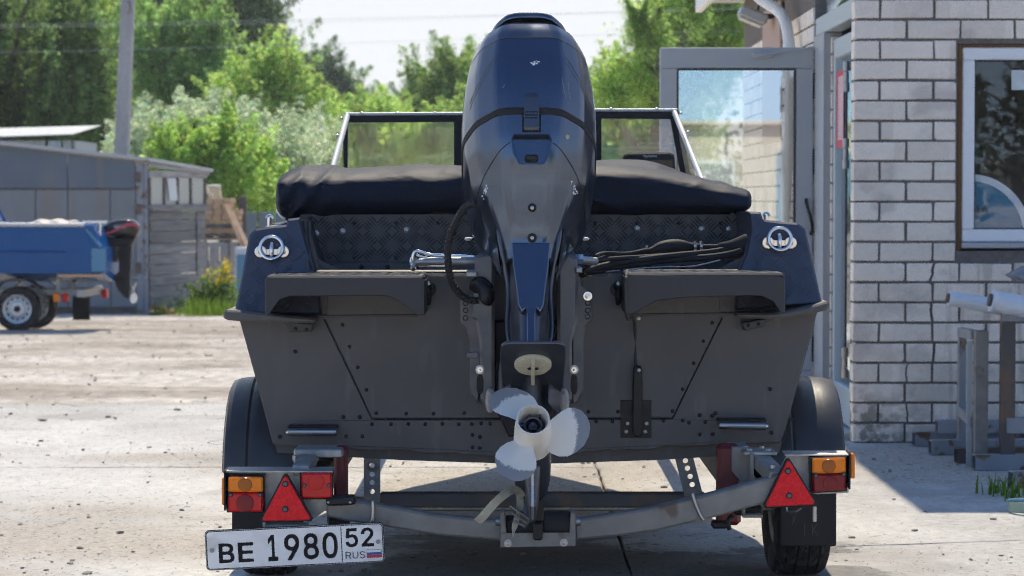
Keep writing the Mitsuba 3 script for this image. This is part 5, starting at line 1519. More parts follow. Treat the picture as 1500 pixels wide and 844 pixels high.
def plan(hw, A, F, pw, z, lean=0.0, it=3, soft=.14):
    """one horizontal section: flat rear panel (half width pw), canted quarters, rounded nose"""
    q = hw - pw
    h = [(pw, -A), (pw + q * .60, -A + q * .62), (hw - .004, -A + q * 1.55), (hw, -A + q * 1.55 + (F + A) * .34), (hw * .97, F - .10), (hw * .62, F)]
    p = np.array(h + [(-x, y) for x, y in h[::-1]])
    p = chaikin(p, it, soft)
    return np.column_stack([p[:, 0], p[:, 1] + lean, np.full(len(p), z)])


ZT = np.array([-.10, -.06, -.02, .03, .08, .13, .18, .225, .25, .30, .36, .44, .52, .56, .60, .63, .65])
HW = np.array([.070, .080, .104, .136, .162, .180, .191, .197, .199, .201, .200, .194, .182, .173, .158, .136, .105])
AA = np.array([.205, .215, .240, .290, .334, .368, .394, .410, .417, .427, .434, .437, .434, .428, .415, .395, .362])
PWD = np.array([.046, .048, .052, .060, .068, .074, .080, .084, .086, .088, .089, .087, .082, .078, .070, .060, .045])
ZT = np.where(ZT > .25, .27 + (ZT - .25) * .86, ZT * 1.08)
f_hw, f_A, f_pw = (lambda z, t=t: float(np.interp(z, ZT, t)) for t in (HW, AA, PWD))
FW = lambda z: float(np.interp(z, [-.1, 0, .12, .25, .55, .65], [.03, .08, .17, .20, .18, .10]))


def shell(z0, z1, n, off=0.0, edge=.003):
    zs = np.linspace(z0, z1, n)
    rings = []
    for i, z in enumerate(zs):
        o = off
        rings.append(plan(f_hw(z) + o, f_A(z) + o, FW(z) + o, f_pw(z), z))
    if edge:                                                    # rounded lips at the panel gaps
        a = plan(f_hw(z0) + off - edge, f_A(z0) + off - edge, FW(z0) - edge, f_pw(z0) - edge * .4, z0 - edge * .8)
        b = plan(f_hw(z1) + off - edge, f_A(z1) + off - edge, FW(z1) - edge, f_pw(z1) - edge * .4, z1 + edge * .8)
        rings = [a] + rings + [b]
    return loft(rings)


lower = shell(-.095, .256, 18)
handle_cut = moved(hull([(s * x, y, z) for s in (-1, 1) for x, y, z in ((.050, -.46, .199), (.058, -.46, .188), (.050, -.366, .199), (.058, -.366, .188), (.036, -.46, .122), (.036, -.344, .122), (.054, -.46, .15), (.054, -.354, .15))]), lambda v: v + [.006, 0, 0])
lower = minus(lower, handle_cut)
madd('lower_cowling', lower, 'cowl_paint', smooth=22)
madd('cowling_seal', shell(.2565, .2715, 3, .003, .003), 'black_rubber', smooth=30)
madd('cowling', shell(.2755, .502, 16, .001), 'cowl_paint', smooth=16)
madd('cowling_cap', shell(.508, .565, 6, .001), 'cowl_paint', smooth=16)
madd('air_intake', shell(.566, .608, 4, -.012, 0), 'black_rubber', smooth=30)
# the lid over the intake: its rear edge stands up like a visor
lid = []
for k, (z, o) in enumerate(((.600, .000), (.605, .004), (.614, .002), (.627, -.014), (.638, -.045), (.643, -.085))):
    q = plan(f_hw(min(z, .605)) + o, f_A(min(z, .597)) + o - .002, FW(.55) + o, .062, z)
    w = np.clip((np.abs(q[:, 0]) / .15), 0, 1) ** 2
    back = np.clip((-q[:, 1] - .12) / .25, 0, 1)
    q[:, 2] += -.030 * w * back + .006 * back * (1 - w)
    lid.append(q)
madd('cowling_lid', loft(lid), 'cowl_paint', smooth=25)
def surf(x, z, off=.0008):
    """the point of the cowling's rear side at the height z and the breadth x"""
    p = plan(f_hw(z) + off, f_A(z) + off, FW(z), f_pw(z), z, it=4)
    p = p[p[:, 1] < F_MID]
    p = p[np.argsort(p[:, 0])]
    return np.array([x, np.interp(x, p[:, 0], p[:, 1]), z])


F_MID = -.04
# pressed side grooves of the cowling
for s in (-1, 1):
    for k in range(2):
        a = [surf(s * (.098 + .080 * t_) + .004, .452 - .105 * t_ ** 1.15 - .018 * k) for t_ in np.linspace(0, 1, 10)]
        madd('side_groove', tube(spline(a, 20), np.r_[.0005, np.full(18, .0017), .0005], 6), 'leg_paint')
# latch, bridging the seam
zl0, zl1 = .205, .30
lp = [(f_A(z) + o, z) for z, o in ((.206, .008), (.211, .013), (.26, .012), (.300, .011), (.313, .006), (.317, .0))]
lt = []
for (a, z), w in zip(lp, (.020, .022, .0215, .021, .018, .015)):
    lt.append([(.006 + s * w, -a - .002 + (0 if back else .04), z) for s, back in ((-1, 1), (1, 1), (1, 0), (-1, 0))])
lt = loft([chaikin(np.array(q), 0) for q in lt])
madd('latch', lt, 'black_plastic' if False else 'leg_paint', smooth=20)
madd('latch__ridge', cat_(*[box(.006 - .019, .006 + .019, -f_A(z) - .0165, -f_A(z) - .010, z, z + .003, .001) for z in (.236, .244, .253)]), 'black_plastic')
madd('latch_gap_shade', hull([(.006 + q * .027, -f_A(z) + o, z) for q in (-1, 1) for z in (.204, .23, .262) for o in (-.0016, .02)]), 'black_plastic')  # raised black plate that paints in the dark gap around the latch
# lift-handle hollow: lip and slot
madd('handle_pad', moved(hull([(s * x, y, z) for s in (-1, 1) for x, y, z in ((.050, -.366, .188), (.032, -.346, .122), (.050, -.340, .188), (.032, -.33, .122))]), lambda v: v + [.006, 0, 0]), 'cowl_paint')
sl = moved(box(.006 - .019, .006 + .019, -.374, -.345, .132, .147, .005), lambda v: v)
madd('lock_slot', sl, 'black_rubber')
madd('lock_slot__keyway', box(.006 - .012, .006 + .012, -.3755, -.3735, .136, .143, .002), 'gloss_black')
# parting line of the lower cowling (arched) as a thin raised bead
for sx in (-1, 1):
    a = [surf(sx * x + .006, .180 - 2.4 * max(0, x - .05) ** 1.6 - .15 * (x - .055), .0006) for x in np.linspace(.060, .168, 18)]
    madd('parting_bead', tube(a, .0014, 6), 'black_rubber')
for z, rr_ in ((.022, .0125), (-.046, .0135)):
    A_ = f_A(z)
    madd('cowl_screw', cat_(lathe([(rr_, .006), (rr_, -.006), (rr_ * .7, -.0075), (rr_ * .62, -.003), (1e-4, -.003)], (.008, -A_, z), (0, 1, .6), 18)), 'black_plastic', smooth=30)
    madd('cowl_screw__head', lathe([(.006, 0), (.0055, -.003), (1e-4, -.004)], (.008, -A_ - .001, z), (0, 1, .6), 12), 'steel')
madd('flush_plug', lathe([(.007, .004), (.007, -.003), (.004, -.004), (1e-4, -.002)], surf(.108, .205), (-.5, .85, .2), 14), 'anode')

# leg (driveshaft housing)
legr = []
for z, w, A, F in ((-.085, .070, .206, .03), (-.13, .066, .203, .02), (-.20, .060, .199, .01), (-.28, .055, .197, .0), (-.36, .052, .196, .0), (-.42, .055, .205, .02), (-.462, .058, .22, .04)):
    h = [(.012, -A), (w * .55, -A + .012), (w, -A + .075), (w * .96, F - .05), (w * .5, F)]
    q = chaikin(np.array(h + [(-x, y) for x, y in h[::-1]]), 2, .2)
    legr.append(np.column_stack([q, np.full(len(q), z)]))
madd('leg', loft(legr), 'leg_paint', smooth=25)
cov = [(-.056, -.062), (.056, -.062), (.050, -.14), (.041, -.21), (.036, -.258), (.026, -.278), (.016, -.268), (.012, -.29), (.012, -.452), (-.012, -.452), (-.012, -.29), (-.016, -.268), (-.026, -.278), (-.036, -.258), (-.041, -.21), (-.050, -.14)]
cm = prism(cov, -.232, -.200, .003)
cm = moved(cm, lambda v: v + np.column_stack([v[:, 0] * 0 + .004, np.interp(v[:, 2], [-.45, -.3, -.062], [-.004, .020, .004]), v[:, 2] * 0]))
madd('leg_cover', cm, 'cowl_paint', smooth=20)
for s in (-1, 1):                                              # side ribs that catch the sky
    madd('leg_rib', tube(spline([(s * .088, -.20, .02), (s * .073, -.165, -.09), (s * .060, -.13, -.17), (s * .063, -.13, -.25), (s * .057, -.13, -.34)], 20), np.linspace(.010, .005, 20), 8), 'leg_paint', smooth=True)
    madd('side_skirt', moved(hull([(s * .105, -.22, .06), (s * .128, -.14, .05), (s * .084, -.17, -.11), (s * .076, -.10, -.12), (s * .100, -.05, .05), (s * .098, -.20, -.02), (s * .112, -.10, -.04)]), lambda v: v), 'cowl_paint', smooth=30)
    mc = hull([(s * .056, -.145, -.365), (s * .082, -.125, -.375), (s * .088, -.10, -.41), (s * .088, -.08, -.50), (s * .07, -.09, -.53), (s * .052, -.14, -.53), (s * .052, -.05, -.365), (s * .086, -.04, -.40), (s * .086, -.03, -.52)])
    madd('mount_cover', mc, 'leg_paint', smooth=20)
    madd('mount_cover__bolt', lathe([(.008, 0), (.007, -.004), (1e-4, -.005)], (s * .071, -.130, -.392), (0, 1, -.3), 10), 'black_plastic')
# anti-ventilation plate with its trim-tab anode beneath
pl = [(-.078, -.388), (-.066, -.392), (.066, -.392), (.078, -.388), (.088, -.374), (.091, -.30), (.086, -.12), (.058, .04), (.02, .09), (-.02, .09), (-.058, .04), (-.086, -.12), (-.091, -.30), (-.088, -.374)]
madd('ventilation_plate', moved(prism(pl, -.472, -.462, .003, axis='z'), lambda v: v + [.008, 0, 0]), 'leg_paint')
an = np.linspace(0, 2 * math.pi, 40, endpoint=False)
madd('tab_anode', moved(loft([np.column_stack([.052 * k * np.cos(an), -.272 + .058 * k * np.sin(an), np.full(40, z)]) for k, z in ((1, -.473), (1., -.478), (.93, -.4835), (.6, -.486))]), lambda v: v + [.008, 0, 0]), 'anode', smooth=30)
madd('tab_anode__fin', moved(hull([(s * .005, y, z) for s in (-1, 1) for y, z in ((-.325, -.478), (-.222, -.478), (-.31, -.496), (-.20, -.505), (-.205, -.478))]), lambda v: v + [.008, 0, 0]), 'anode')
for s in (-1, 1):
    madd('tab_anode__screw', lathe([(.006, 0), (.005, -.003), (1e-4, -.001)], (.008 + s * .010, -.268, -.486), (0, 0, 1), 10), 'black_plastic')
# gearcase: strut, torpedo, skeg
stt = []
for z, c0, c1, w in ((-.46, -.21, .07, .040), (-.50, -.20, .06, .033), (-.56, -.19, .06, .034), (-.62, -.20, .08, .045), (-.675, -.20, .10, .05)):
    t_ = np.linspace(0, 1, 12)
    prof = w * (np.sin(np.pi * t_ ** .8)) ** .7
    q = np.vstack([np.column_stack([prof, c1 + (c0 - c1) * t_]), np.column_stack([-prof[::-1][1:-1], (c1 + (c0 - c1) * t_)[::-1][1:-1]])])
    stt.append(np.column_stack([q + [.007, 0], np.full(len(q), z)]))
madd('gearcase', loft(stt), 'leg_paint', smooth=30)
madd('gearcase__torpedo', lathe([(1e-4, .20), (.016, .185), (.034, .15), (.046, .10), (.052, .03), (.053, -.10), (.050, -.195), (.045, -.20), (1e-4, -.20)], (.007, 0, -.685), (0, 1, 0), 40), 'leg_paint', smooth=30)
skg = [(-.165, -.715), (.10, -.715), (.045, -.79), (-.02, -.845), (-.070, -.855), (-.112, -.835), (-.13, -.78)]
sk = prism(skg, -.012, .012, .003, axis='x')
sk.vertices[:, 0] *= np.interp(sk.vertices[:, 2], [-.855, -.715], [.5, 1.9])
madd('skeg', moved(sk, lambda v: v + [.007, 0, 0]), 'leg_paint', smooth=20)
madd('skeg__worn_edge', moved(tube([(0, -.1665, -.715), (0, -.132, -.78), (0, -.113, -.834), (0, -.072, -.855)], [.004, .005, .005, .004], 8), lambda v: v + [.007, 0, 0]), 'steel')
madd('water_intake', moved(cat_(*[box(-.054 + .0, -.050, -.10 + .02 * k, -.09 + .02 * k, -.71, -.68, .001) for k in range(4)]), lambda v: v), 'black_plastic')

# propeller
PC = np.array([.007, -.275, -.685])
prop = thing(MO + 'propeller', None, None)
hubp = [(.052, .075), (.0525, .05), (.0515, 0), (.049, -.045), (.0445, -.068), (.0455, -.082), (.0415, -.083), (.039, -.07), (.0385, .03), (.052, .075)]
madd('propeller__hub', lathe(hubp, PC, (0, 1, 0), 48), 'propeller_paint', smooth=30)
madd('propeller__inner_hub', cat_(lathe([(.026, .03), (.026, -.045), (.0235, -.047), (.0205, -.045), (.0205, .03)], PC, (0, 1, 0), 30), *[box(-.0025, .0025, -.045, .03, .024, .0395) .apply_transform(trimesh.transformations.rotation_matrix(a, [0, 1, 0])).apply_translation(PC) for a in (.5, 2.6, 4.7)]), 'leg_paint', smooth=30)
madd('propeller__nut', cat_(lathe([(.0125, .03), (.0125, -.038), (1e-4, -.038)], PC, (0, 1, 0), 6), lathe([(.007, -.03), (.007, -.052), (.005, -.054), (1e-4, -.054)], PC, (0, 1, 0), 14), lathe([(.040, .031), (1e-4, .031)], PC, (0, 1, 0), 24)), 'leg_paint')
for a0 in (118, -4, 238):
    a0 = math.radians(a0)
    secs = []
    for r_, ch, skew in ((.038, .068, -.10), (.055, .088, -.10), (.075, .112, -.06), (.095, .132, .0), (.115, .140, .06), (.130, .128, .11), (.145, .098, .15), (.154, .055, .18), (.157, .018, .19)):
        beta = math.atan2(.30, 2 * math.pi * r_) * .80
        sec = []
        tt = np.linspace(-.5, .5, 9)
        up = [(t_, .0028 + .0045 * (1 - (2 * t_) ** 2) * (1 - r_ / .19)) for t_ in tt]
        lo = [(t_, -.0016) for t_ in tt[::-1][1:-1]]
        for t_, h_ in up + lo:
            arc = t_ * ch * math.cos(beta)
            th = a0 + skew + arc / r_
            yy = -t_ * ch * math.sin(beta) * 1.0
            yy += h_ * math.cos(beta) * -1 - .12 * max(0, r_ - .05) * .6
            sec.append((PC[0] + r_ * math.cos(th), PC[1] + .004 + yy, PC[2] + r_ * math.sin(th)))
        secs.append(sec)
    bl_ = loft(secs)
    madd('propeller__blade', bl_, 'propeller_paint', smooth=35)

# transom bracket (fixed to the boat)
def flat(poly, y0, y1, key, mt='bracket_metal', bev=.004, smooth=False): return add(MO + key, prism(xz(poly, y0), y0, y1, bev), mt, smooth)


flat([(691, 432), (697, 428), (702, 470), (704, 500), (704, 560), (700, 592), (690, 578), (688, 560), (688, 500), (684, 484), (674, 474), (672, 440), (680, 434)], 3.885, YT - .006, 'clamp_flange')
flat([(846, 392), (851, 395), (853, 418), (866, 432), (868, 468), (858, 478), (855, 500), (855, 572), (846, 590), (838, 592), (838, 500), (840, 440)], 3.885, YT - .006, 'clamp_flange')
flat([(696, 376), (708, 372), (724, 371), (724, 598), (713, 601), (704, 585), (702, 500), (696, 470), (690, 466), (690, 402), (695, 400)], 3.72, 3.884, 'clamp_bracket', bev=.008)
flat([(826, 371), (836, 374), (846, 378), (847, 400), (846, 470), (838, 500), (838, 585), (828, 601), (817, 598), (817, 371)], 3.72, 3.884, 'clamp_bracket', bev=.008)
flat([(683, 398), (699, 398), (699, 406), (683, 406)], 3.70, 3.88, 'clamp_lug', 'galvanised', .003)
flat([(843, 392), (853, 392), (853, 400), (843, 400)], 3.70, 3.88, 'clamp_lug', 'galvanised', .003)
a, b_ = ray_to(700, 383, 3.76), ray_to(842, 380, 3.76)
add(MO + 'tilt_tube', tube_exact([a, b_], [.024, .024], 24), 'bracket_metal', smooth=30)
for a, b_, yy in ((682, 444, 3.8845), (682, 455, 3.8845), (682, 466, 3.8845), (861, 444, 3.8845), (861, 455, 3.8845), (861, 464, 3.8845)):
    p = ray_to(a, b_, 3.884)
    add(MO + 'bolt_hole', lathe([(.0085, -.001), (.006, -.0015), (.0055, .004), (1e-4, .004)], (p[0], 3.8842, p[2]), (0, 1, 0), 16), 'black_rubber')
p = ray_to(861, 434, 3.88)
add(MO + 'bracket_bolt', cat_(lathe([(.0135, 0), (.0135, -.003), (1e-4, -.003)], (p[0], 3.884, p[2]), (0, 1, 0), 20), lathe([(.010, -.003), (.0095, -.011), (1e-4, -.012)], (p[0], 3.884, p[2]), (0, 1, 0), 6)), 'chrome')
for a in (703, 841):
    p = ray_to(a, 542, 3.70)
    k = thing(MO + 'tilt_bolt', None, None)
    add(k + '__washer', lathe([(.0135, 0), (.0135, -.003), (.008, -.0035), (1e-4, -.0035)], (p[0], 3.716, p[2]), (0, 1, 0), 22), 'steel', smooth=30)
    add(k + '__stud', cat_(lathe([(.009, -.003), (.0085, -.012), (1e-4, -.012)], (p[0], 3.716, p[2]), (0, 1, 0), 6), lathe([(.0045, -.012), (.004, -.024), (1e-4, -.025)], (p[0], 3.716, p[2]), (0, 1, 0), 12)), 'chrome')
    s = -1 if a < 750 else 1
    q = ray_to(a - s * 2, 564, 3.715)
    add(MO + 'bracket_slot', prism(chaikin(xz([(a - 5, 548), (a + 5, 548), (a + 5, 578), (a - 5, 578)], 3.717), 2), 3.7165, 3.7195, .001), 'black_rubber')
for a in (718, 827):
    c0, c1 = ray_to(a, 580, 3.64), ray_to(a, 596, 3.64)
    add(MO + 'bracket_anode', prism(chaikin(xz([(a - 7, 571), (a + 7, 571), (a + 7, 605), (a - 7, 605)], 3.64), 3), 3.64, 3.72, .008), 'anode_zinc', smooth=40)
flat([(684, 517), (699, 515), (702, 520), (699, 526), (684, 524)], 3.70, 3.72, 'locking_pin', 'bracket_metal', .002)
# swivel bracket and trim ram, dark between the clamp plates
madd('swivel_bracket', cat_(box(-.066, .066, -.085, .03, -.40, .02, .02), box(-.050, .050, -.03, .06, -.44, -.05, .02)), 'black_paint')
ra, rb = ML(np.array([.0, -.05, -.32])), np.array([.05, 3.86, .62])
add(MO + 'trim_ram', cat_(tube_exact([rb, ra], [.022, .022], 18), tube_exact([rb + [-.06, 0, .0], rb + [.06, 0, 0]], [.018, .018], 14)), 'black_plastic')
add(MO + 'bracket_web', prism(xz([(724, 470), (818, 470), (818, 596), (800, 640), (745, 640), (724, 596)], 3.86), 3.86, 3.90, .006), 'black_paint')

# steering gear and hoses
def hose(key, pts, r, mt='black_rubber', n=30, sides=10): return add(MO + key, tube(spline([ray_to(*p) for p in pts], n), r, sides), mt, smooth=True)


a, b_ = ray_to(606, 384, 3.86), ray_to(696, 383, 3.80)
add(MO + 'steering_cylinder', cat_(tube_exact([a, b_], [.0105, .0105], 16), tube_exact([b_ + [-.09, 0, 0], b_], [.0135, .0135], 16)), 'galvanised', smooth=30)
add(MO + 'steering_fitting', cat_(lathe([(.012, -.014), (.014, 0), (.012, .014), (1e-4, .014)], a, (0, 0, 1), 6), lathe([(.009, -.02), (.009, .02), (1e-4, .02)], a + [0, -.012, -.012], (0, 1, .3), 12)), 'chrome')
hose('steering_pipe', [(606, 384, 3.85), (605, 374, 3.85), (608, 369, 3.85), (622, 371, 3.85), (640, 374, 3.84), (665, 375, 3.83), (696, 377, 3.80)], .0052, 'chrome')
hose('steering_pipe', [(610, 373, 3.86), (620, 377, 3.86), (632, 379, 3.86), (650, 378, 3.86)], .0040, 'chrome', 14)
add(MO + 'steering_rod', tube_exact([ray_to(612, 389, 3.86), ray_to(652, 389, 3.86)], [.004, .004], 10), 'chrome')
for (a, b_, c) in ((686, 350, 712), (858, 350, 828)):
    add(MO + 'hood_stay', tube_exact([ray_to(a, b_, 3.95), ray_to(c, b_ + 2, 3.95)], [.005, .0045], 8), 'black_plastic')
    add(MO + 'hood_stay__tip', lathe([(1e-4, -.012), (.0055, -.008), (.006, .004), (1e-4, .012)], ray_to(a, b_, 3.945), (1, 0, 0), 10), 'white_paint', smooth=True)
# corrugated loom looping down on the left
lp = spline([ray_to(*p) for p in ((697, 298, 3.58), (682, 303, 3.60), (672, 318, 3.62), (660, 345, 3.64), (656, 372, 3.66), (659, 402, 3.68), (668, 424, 3.70), (682, 437, 3.71), (700, 440, 3.72))], 150)
add(MO + 'wiring_loom', tube(lp, .0105 + .0011 * np.sign(np.sin(np.arange(150) * 1.35)), 12), 'black_rubber', smooth=20)
add(MO + 'loom_tie', lathe([(.014, -.004), (.0145, 0), (.014, .004)], lp[50], lp[51] - lp[49], 16), 'black_plastic')
add(MO + 'loom_socket', tube(spline([ray_to(698, 428, 3.74), ray_to(708, 420, 3.70), ray_to(713, 432, 3.69), ray_to(708, 442, 3.70)], 14), [.006] + [.024] * 12 + [.010], 14), 'black_plastic', smooth=True)

# control cables, fuel hose and bulb on the right
a, b_ = ray_to(846, 381, 3.80), ray_to(873, 383, 3.84)
add(MO + 'steering_ram', tube_exact([a, b_], [.0125, .0125], 16), 'galvanised')
add(MO + 'steering_ram__nut', lathe([(.016, -.012), (.017, 0), (.016, .012), (1e-4, .012)], a + [.005, 0, .003], (1, 0, 0), 6), 'chrome')
hose('control_cable', [(850, 395, 3.84), (858, 388, 3.86), (880, 378, 3.95), (905, 372, 4.0), (930, 372, 4.05), (945, 369, 4.08), (985, 366, 4.1), (1040, 362, 4.12), (1084, 358, 4.05), (1098, 350, 4.0)], .0058)
hose('control_cable', [(862, 384, 3.85), (900, 379, 3.92), (950, 376, 4.0), (1010, 372, 4.05), (1060, 369, 4.05), (1092, 362, 3.99)], .0075)
hose('control_cable', [(855, 398, 3.85), (890, 388, 3.92), (940, 380, 3.98), (1000, 373, 4.02), (1060, 366, 4.03), (1094, 356, 4.0)], .0095)
hose('control_cable', [(852, 402, 3.87), (880, 395, 3.93), (930, 387, 3.98), (990, 380, 4.02), (1060, 374, 4.0), (1090, 366, 3.97)], .0105)
hose('fuel_hose', [(872, 376, 3.86), (892, 371, 3.92), (915, 372, 3.98), (935, 369, 4.02), (950, 366, 4.05)], .0065)
bulb = spline([ray_to(*p) for p in ((946, 369, 4.05), (958, 366, 4.06), (984, 361, 4.08), (1012, 361, 4.10), (1030, 362, 4.10))], 22)
add(MO + 'primer_bulb', tube(bulb, [.008, .009, .010, .012, .016, .019, .0205, .0215, .022, .022, .022, .0218, .021, .020, .0185, .016, .013, .0115, .011, .0105, .0095, .008], 16), 'black_rubber', smooth=True)
hose('fuel_hose', [(1028, 362, 4.10), (1050, 362, 4.08), (1070, 361, 4.05), (1096, 353, 4.0)], .009)
for px, py in ((947, 368), (1018, 361), (1027, 361)):
    add(MO + 'hose_clamp', lathe([(.0125, -.004), (.013, 0), (.0125, .004)], ray_to(px, py, 4.09), (1, 0, .1), 18), 'chrome')
    add(MO + 'hose_clamp__screw', lathe([(.004, -.006), (.0045, .006), (1e-4, .007)], ray_to(px, py - 5, 4.07), (0, 0, 1), 8), 'chrome')
add(MO + 'cable_boot', moved(loft([np.column_stack([np.zeros(16), .026 * k * np.cos(np.linspace(0, 6.283, 16, endpoint=False)), .034 * k * np.sin(np.linspace(0, 6.283, 16, endpoint=False))]) + np.array(c) for c, k in ((ray_to(1052, 366, 4.05), .6), (ray_to(1070, 366, 4.03), .85), (ray_to(1090, 362, 3.99), 1.15), (ray_to(1097, 358, 3.96), .9))]), lambda v: v), 'black_rubber', smooth=True)
hose('bonding_wire', [(888, 398, 3.9), (930, 394, 3.96), (980, 391, 3.98), (1015, 390, 3.98), (1040, 385, 3.98), (1055, 381, 3.98)], .0024, 'steel', 30, 6)

# dried splash and a few scratches on the cowling's back, as on the photograph
r = np.random.default_rng(12)
bits = []
for _ in range(12):
    x, z = .016 + r.normal(0, .006), .415 + r.normal(0, .0045)
    q = surf(x, z, .0014)
    k = .0008 + .0017 * r.random()
    bits.append(moved(trimesh.creation.icosphere(1), lambda v, q=q, k=k: v * [k * 1.5, .0004, k] + q))
madd('dried_splash', cat_(*bits), 'plate_white', kind='stuff')
for pts in (((.094, .372), (.097, .352), (.101, .328), (.106, .312)), ((.112, .368), (.113, .34), (.119, .315)), ((-.070, .345), (-.078, .335))):
    a = spline([surf(x, z, .0012) for x, z in pts], 12)
    madd('scratch', tube(a, np.r_[.0002, np.full(10, .0007), .0002], 5), 'steel')
for x, z, k in ((-.128, .085, .008), (.128, .095, .008)):
    bits = [moved(trimesh.creation.icosphere(1), lambda v, q=surf(x + r.normal(0, k * .5), z + r.normal(0, k * .8), .0012), s_=.0012 + .002 * r.random(): v * [s_, .0005, s_ * 1.4] + q) for _ in range(16)]
    madd('dried_splash', cat_(*bits), 'plate_white', kind='stuff')
# ------------------------------------------------------------------ the road trailer
trl = thing('boat_trailer', 'galvanised boat trailer with red triangles under the grey boat', 'boat trailer')
TR = 'boat_trailer__'
WHEELS = {'left': (-.770, 4.28, .285), 'right': (.905, 4.28, .285)}


def tyre(c, R, w):
    c = np.array(c)
    nt = 288
    ang = np.arange(nt) * 2 * np.pi / nt
    xs = np.r_[np.linspace(-.5, -.40, 4), np.linspace(-.385, .385, 45), np.linspace(.40, .5, 4)] * w
    prof = [(R * .62, -w * .34), (R * .68, -w * .46), (R * .78, -w * .53), (R * .90, -w * .53)]
    for x in xs: prof.append((R * (1 - .055 * (abs(x) / (w * .5)) ** 5), x))
    prof += [(R * .90, w * .53), (R * .78, w * .53), (R * .68, w * .46), (R * .62, w * .34)]
    rings = []
    for a_i, a in enumerate(ang):
        q = []
        for rr_, x in prof:
            u = x / w
            g = 0.0
            if rr_ > R * .92:
                if abs(abs(u) - .11) < .022 or abs(abs(u) - .30) < .018: g = .007
                ph = a * 34 / (2 * np.pi)
                if abs(u) > .32 and ((ph + abs(u) * 3) % 1) < .22: g = .005
                if .13 < abs(u) < .29 and ((ph * 1 + u * 7) % 1) < .20: g = .005
                if abs(u) < .09 and ((ph + .6 * math.sin(u * 30)) % 1) < .14: g = .004
            rr_ -= g
            q.append((c[0] + x, c[1] + rr_ * math.cos(a), c[2] + rr_ * math.sin(a)))
        rings.append(q)
    Rg = np.array(rings)
    k, n = Rg.shape[:2]
    i, j = np.meshgrid(np.arange(k), np.arange(n - 1), indexing='ij')
    q = np.stack([i * n + j, i * n + j + 1, ((i + 1) % k) * n + j + 1, ((i + 1) % k) * n + j], -1).reshape(-1, 4)
    return trimesh.Trimesh(Rg.reshape(-1, 3), np.vstack([q[:, [0, 1, 2]], q[:, [0, 2, 3]]]), process=False)


for nm, c in WHEELS.items():
    k = thing(TR + 'wheel', None, None)
    R, w = .285, .165
    sd = 1 if nm == 'right' else -1
    add(k + '__tyre', tyre(c, R, w), 'tyre_rubber', smooth=28)
    rp = [(.001, sd * w * .1), (R * .3, sd * w * .16), (R * .5, sd * w * .05), (R * .56, sd * w * .38), (R * .64, sd * w * .44), (R * .64, -sd * w * .44), (R * .56, -sd * w * .40), (R * .52, -sd * w * .1), (.001, -sd * w * .1)]
    add(k + '__rim', lathe(rp, c, (1, 0, 0), 48), 'dull_zinc', smooth=30)
    # mudguard: a ribbed plastic arch
    f = thing(TR + 'mudguard', None, None)
    cx = c[0] + .0
    an = np.radians(np.linspace(12, 192, 64))
    prof = [(-.118, -.05), (-.120, -.02), (-.112, -.004), (-.09, .004), (-.047, .008), (-.040, .003), (-.033, .008), (0, .010), (.033, .008), (.060, .007), (.09, .004), (.112, -.004), (.120, -.02), (.118, -.05)]
    prof2 = [(x * .975, h - .005) for x, h in prof[::-1]]
    rings = []
    for a in an:
        Rm = .328
        rings.append([(cx + x, c[1] - (Rm + h) * math.cos(a), c[2] + .01 + (Rm + h) * math.sin(a)) for x, h in prof + prof2])
    add(f + '__arch', loft(rings), 'fender_plastic', smooth=40)
    add(f + '__flap', box(cx - .085, cx + .085, 3.936, 3.946, .137 if sd > 0 else .15, .34, .003), 'black_rubber')
    if sd > 0:
        for q0, q1 in (((1158, 752), (1164, 764)), ((1166, 752), (1160, 768)), ((1178, 766), (1178, 786)), ((1190, 766), (1190, 784)), ((1197, 766), (1191, 776)), ((1191, 776), (1198, 785))):
            add(f + '__flap_marking', tube_exact([ray_to(*q0, 3.9355), ray_to(*q1, 3.9355)], [.0018, .0018], 6), 'deck_grey')
add(TR + 'axle', cat_(box(-.70, .83, 4.25, 4.31, .205, .245, .004)), 'galvanised')

# rails, springs, mounts
for sx, a in ((-1, -.60), (1, .70)):
    add(TR + 'side_rail', cat_(box(a - .03, a + .03, 3.58, 8.2, .355, .365, .002), box(a - .03, a + .03, 3.58, 8.2, .270, .280, .002), box(a - .004 - .026 * sx, a + .004 - .026 * sx, 3.58, 8.2, .2805, .3545, .001)), 'dull_zinc')
p0_, p1_ = ray_to(1040, 660, 3.72), ray_to(1090, 775, 3.72)
add(TR + 'red_stay', box(ray_to(1051, 700, 3.72)[0], ray_to(1086, 700, 3.72)[0], 3.72, 3.79, ray_to(0, 770, 3.72)[2], ray_to(0, 652, 3.72)[2], .012), 'red_tube')
add(TR + 'red_stay', box(ray_to(489, 700, 3.72)[0], ray_to(508, 700, 3.72)[0], 3.72, 3.79, ray_to(0, 770, 3.72)[2], ray_to(0, 655, 3.72)[2], .008), 'red_tube')
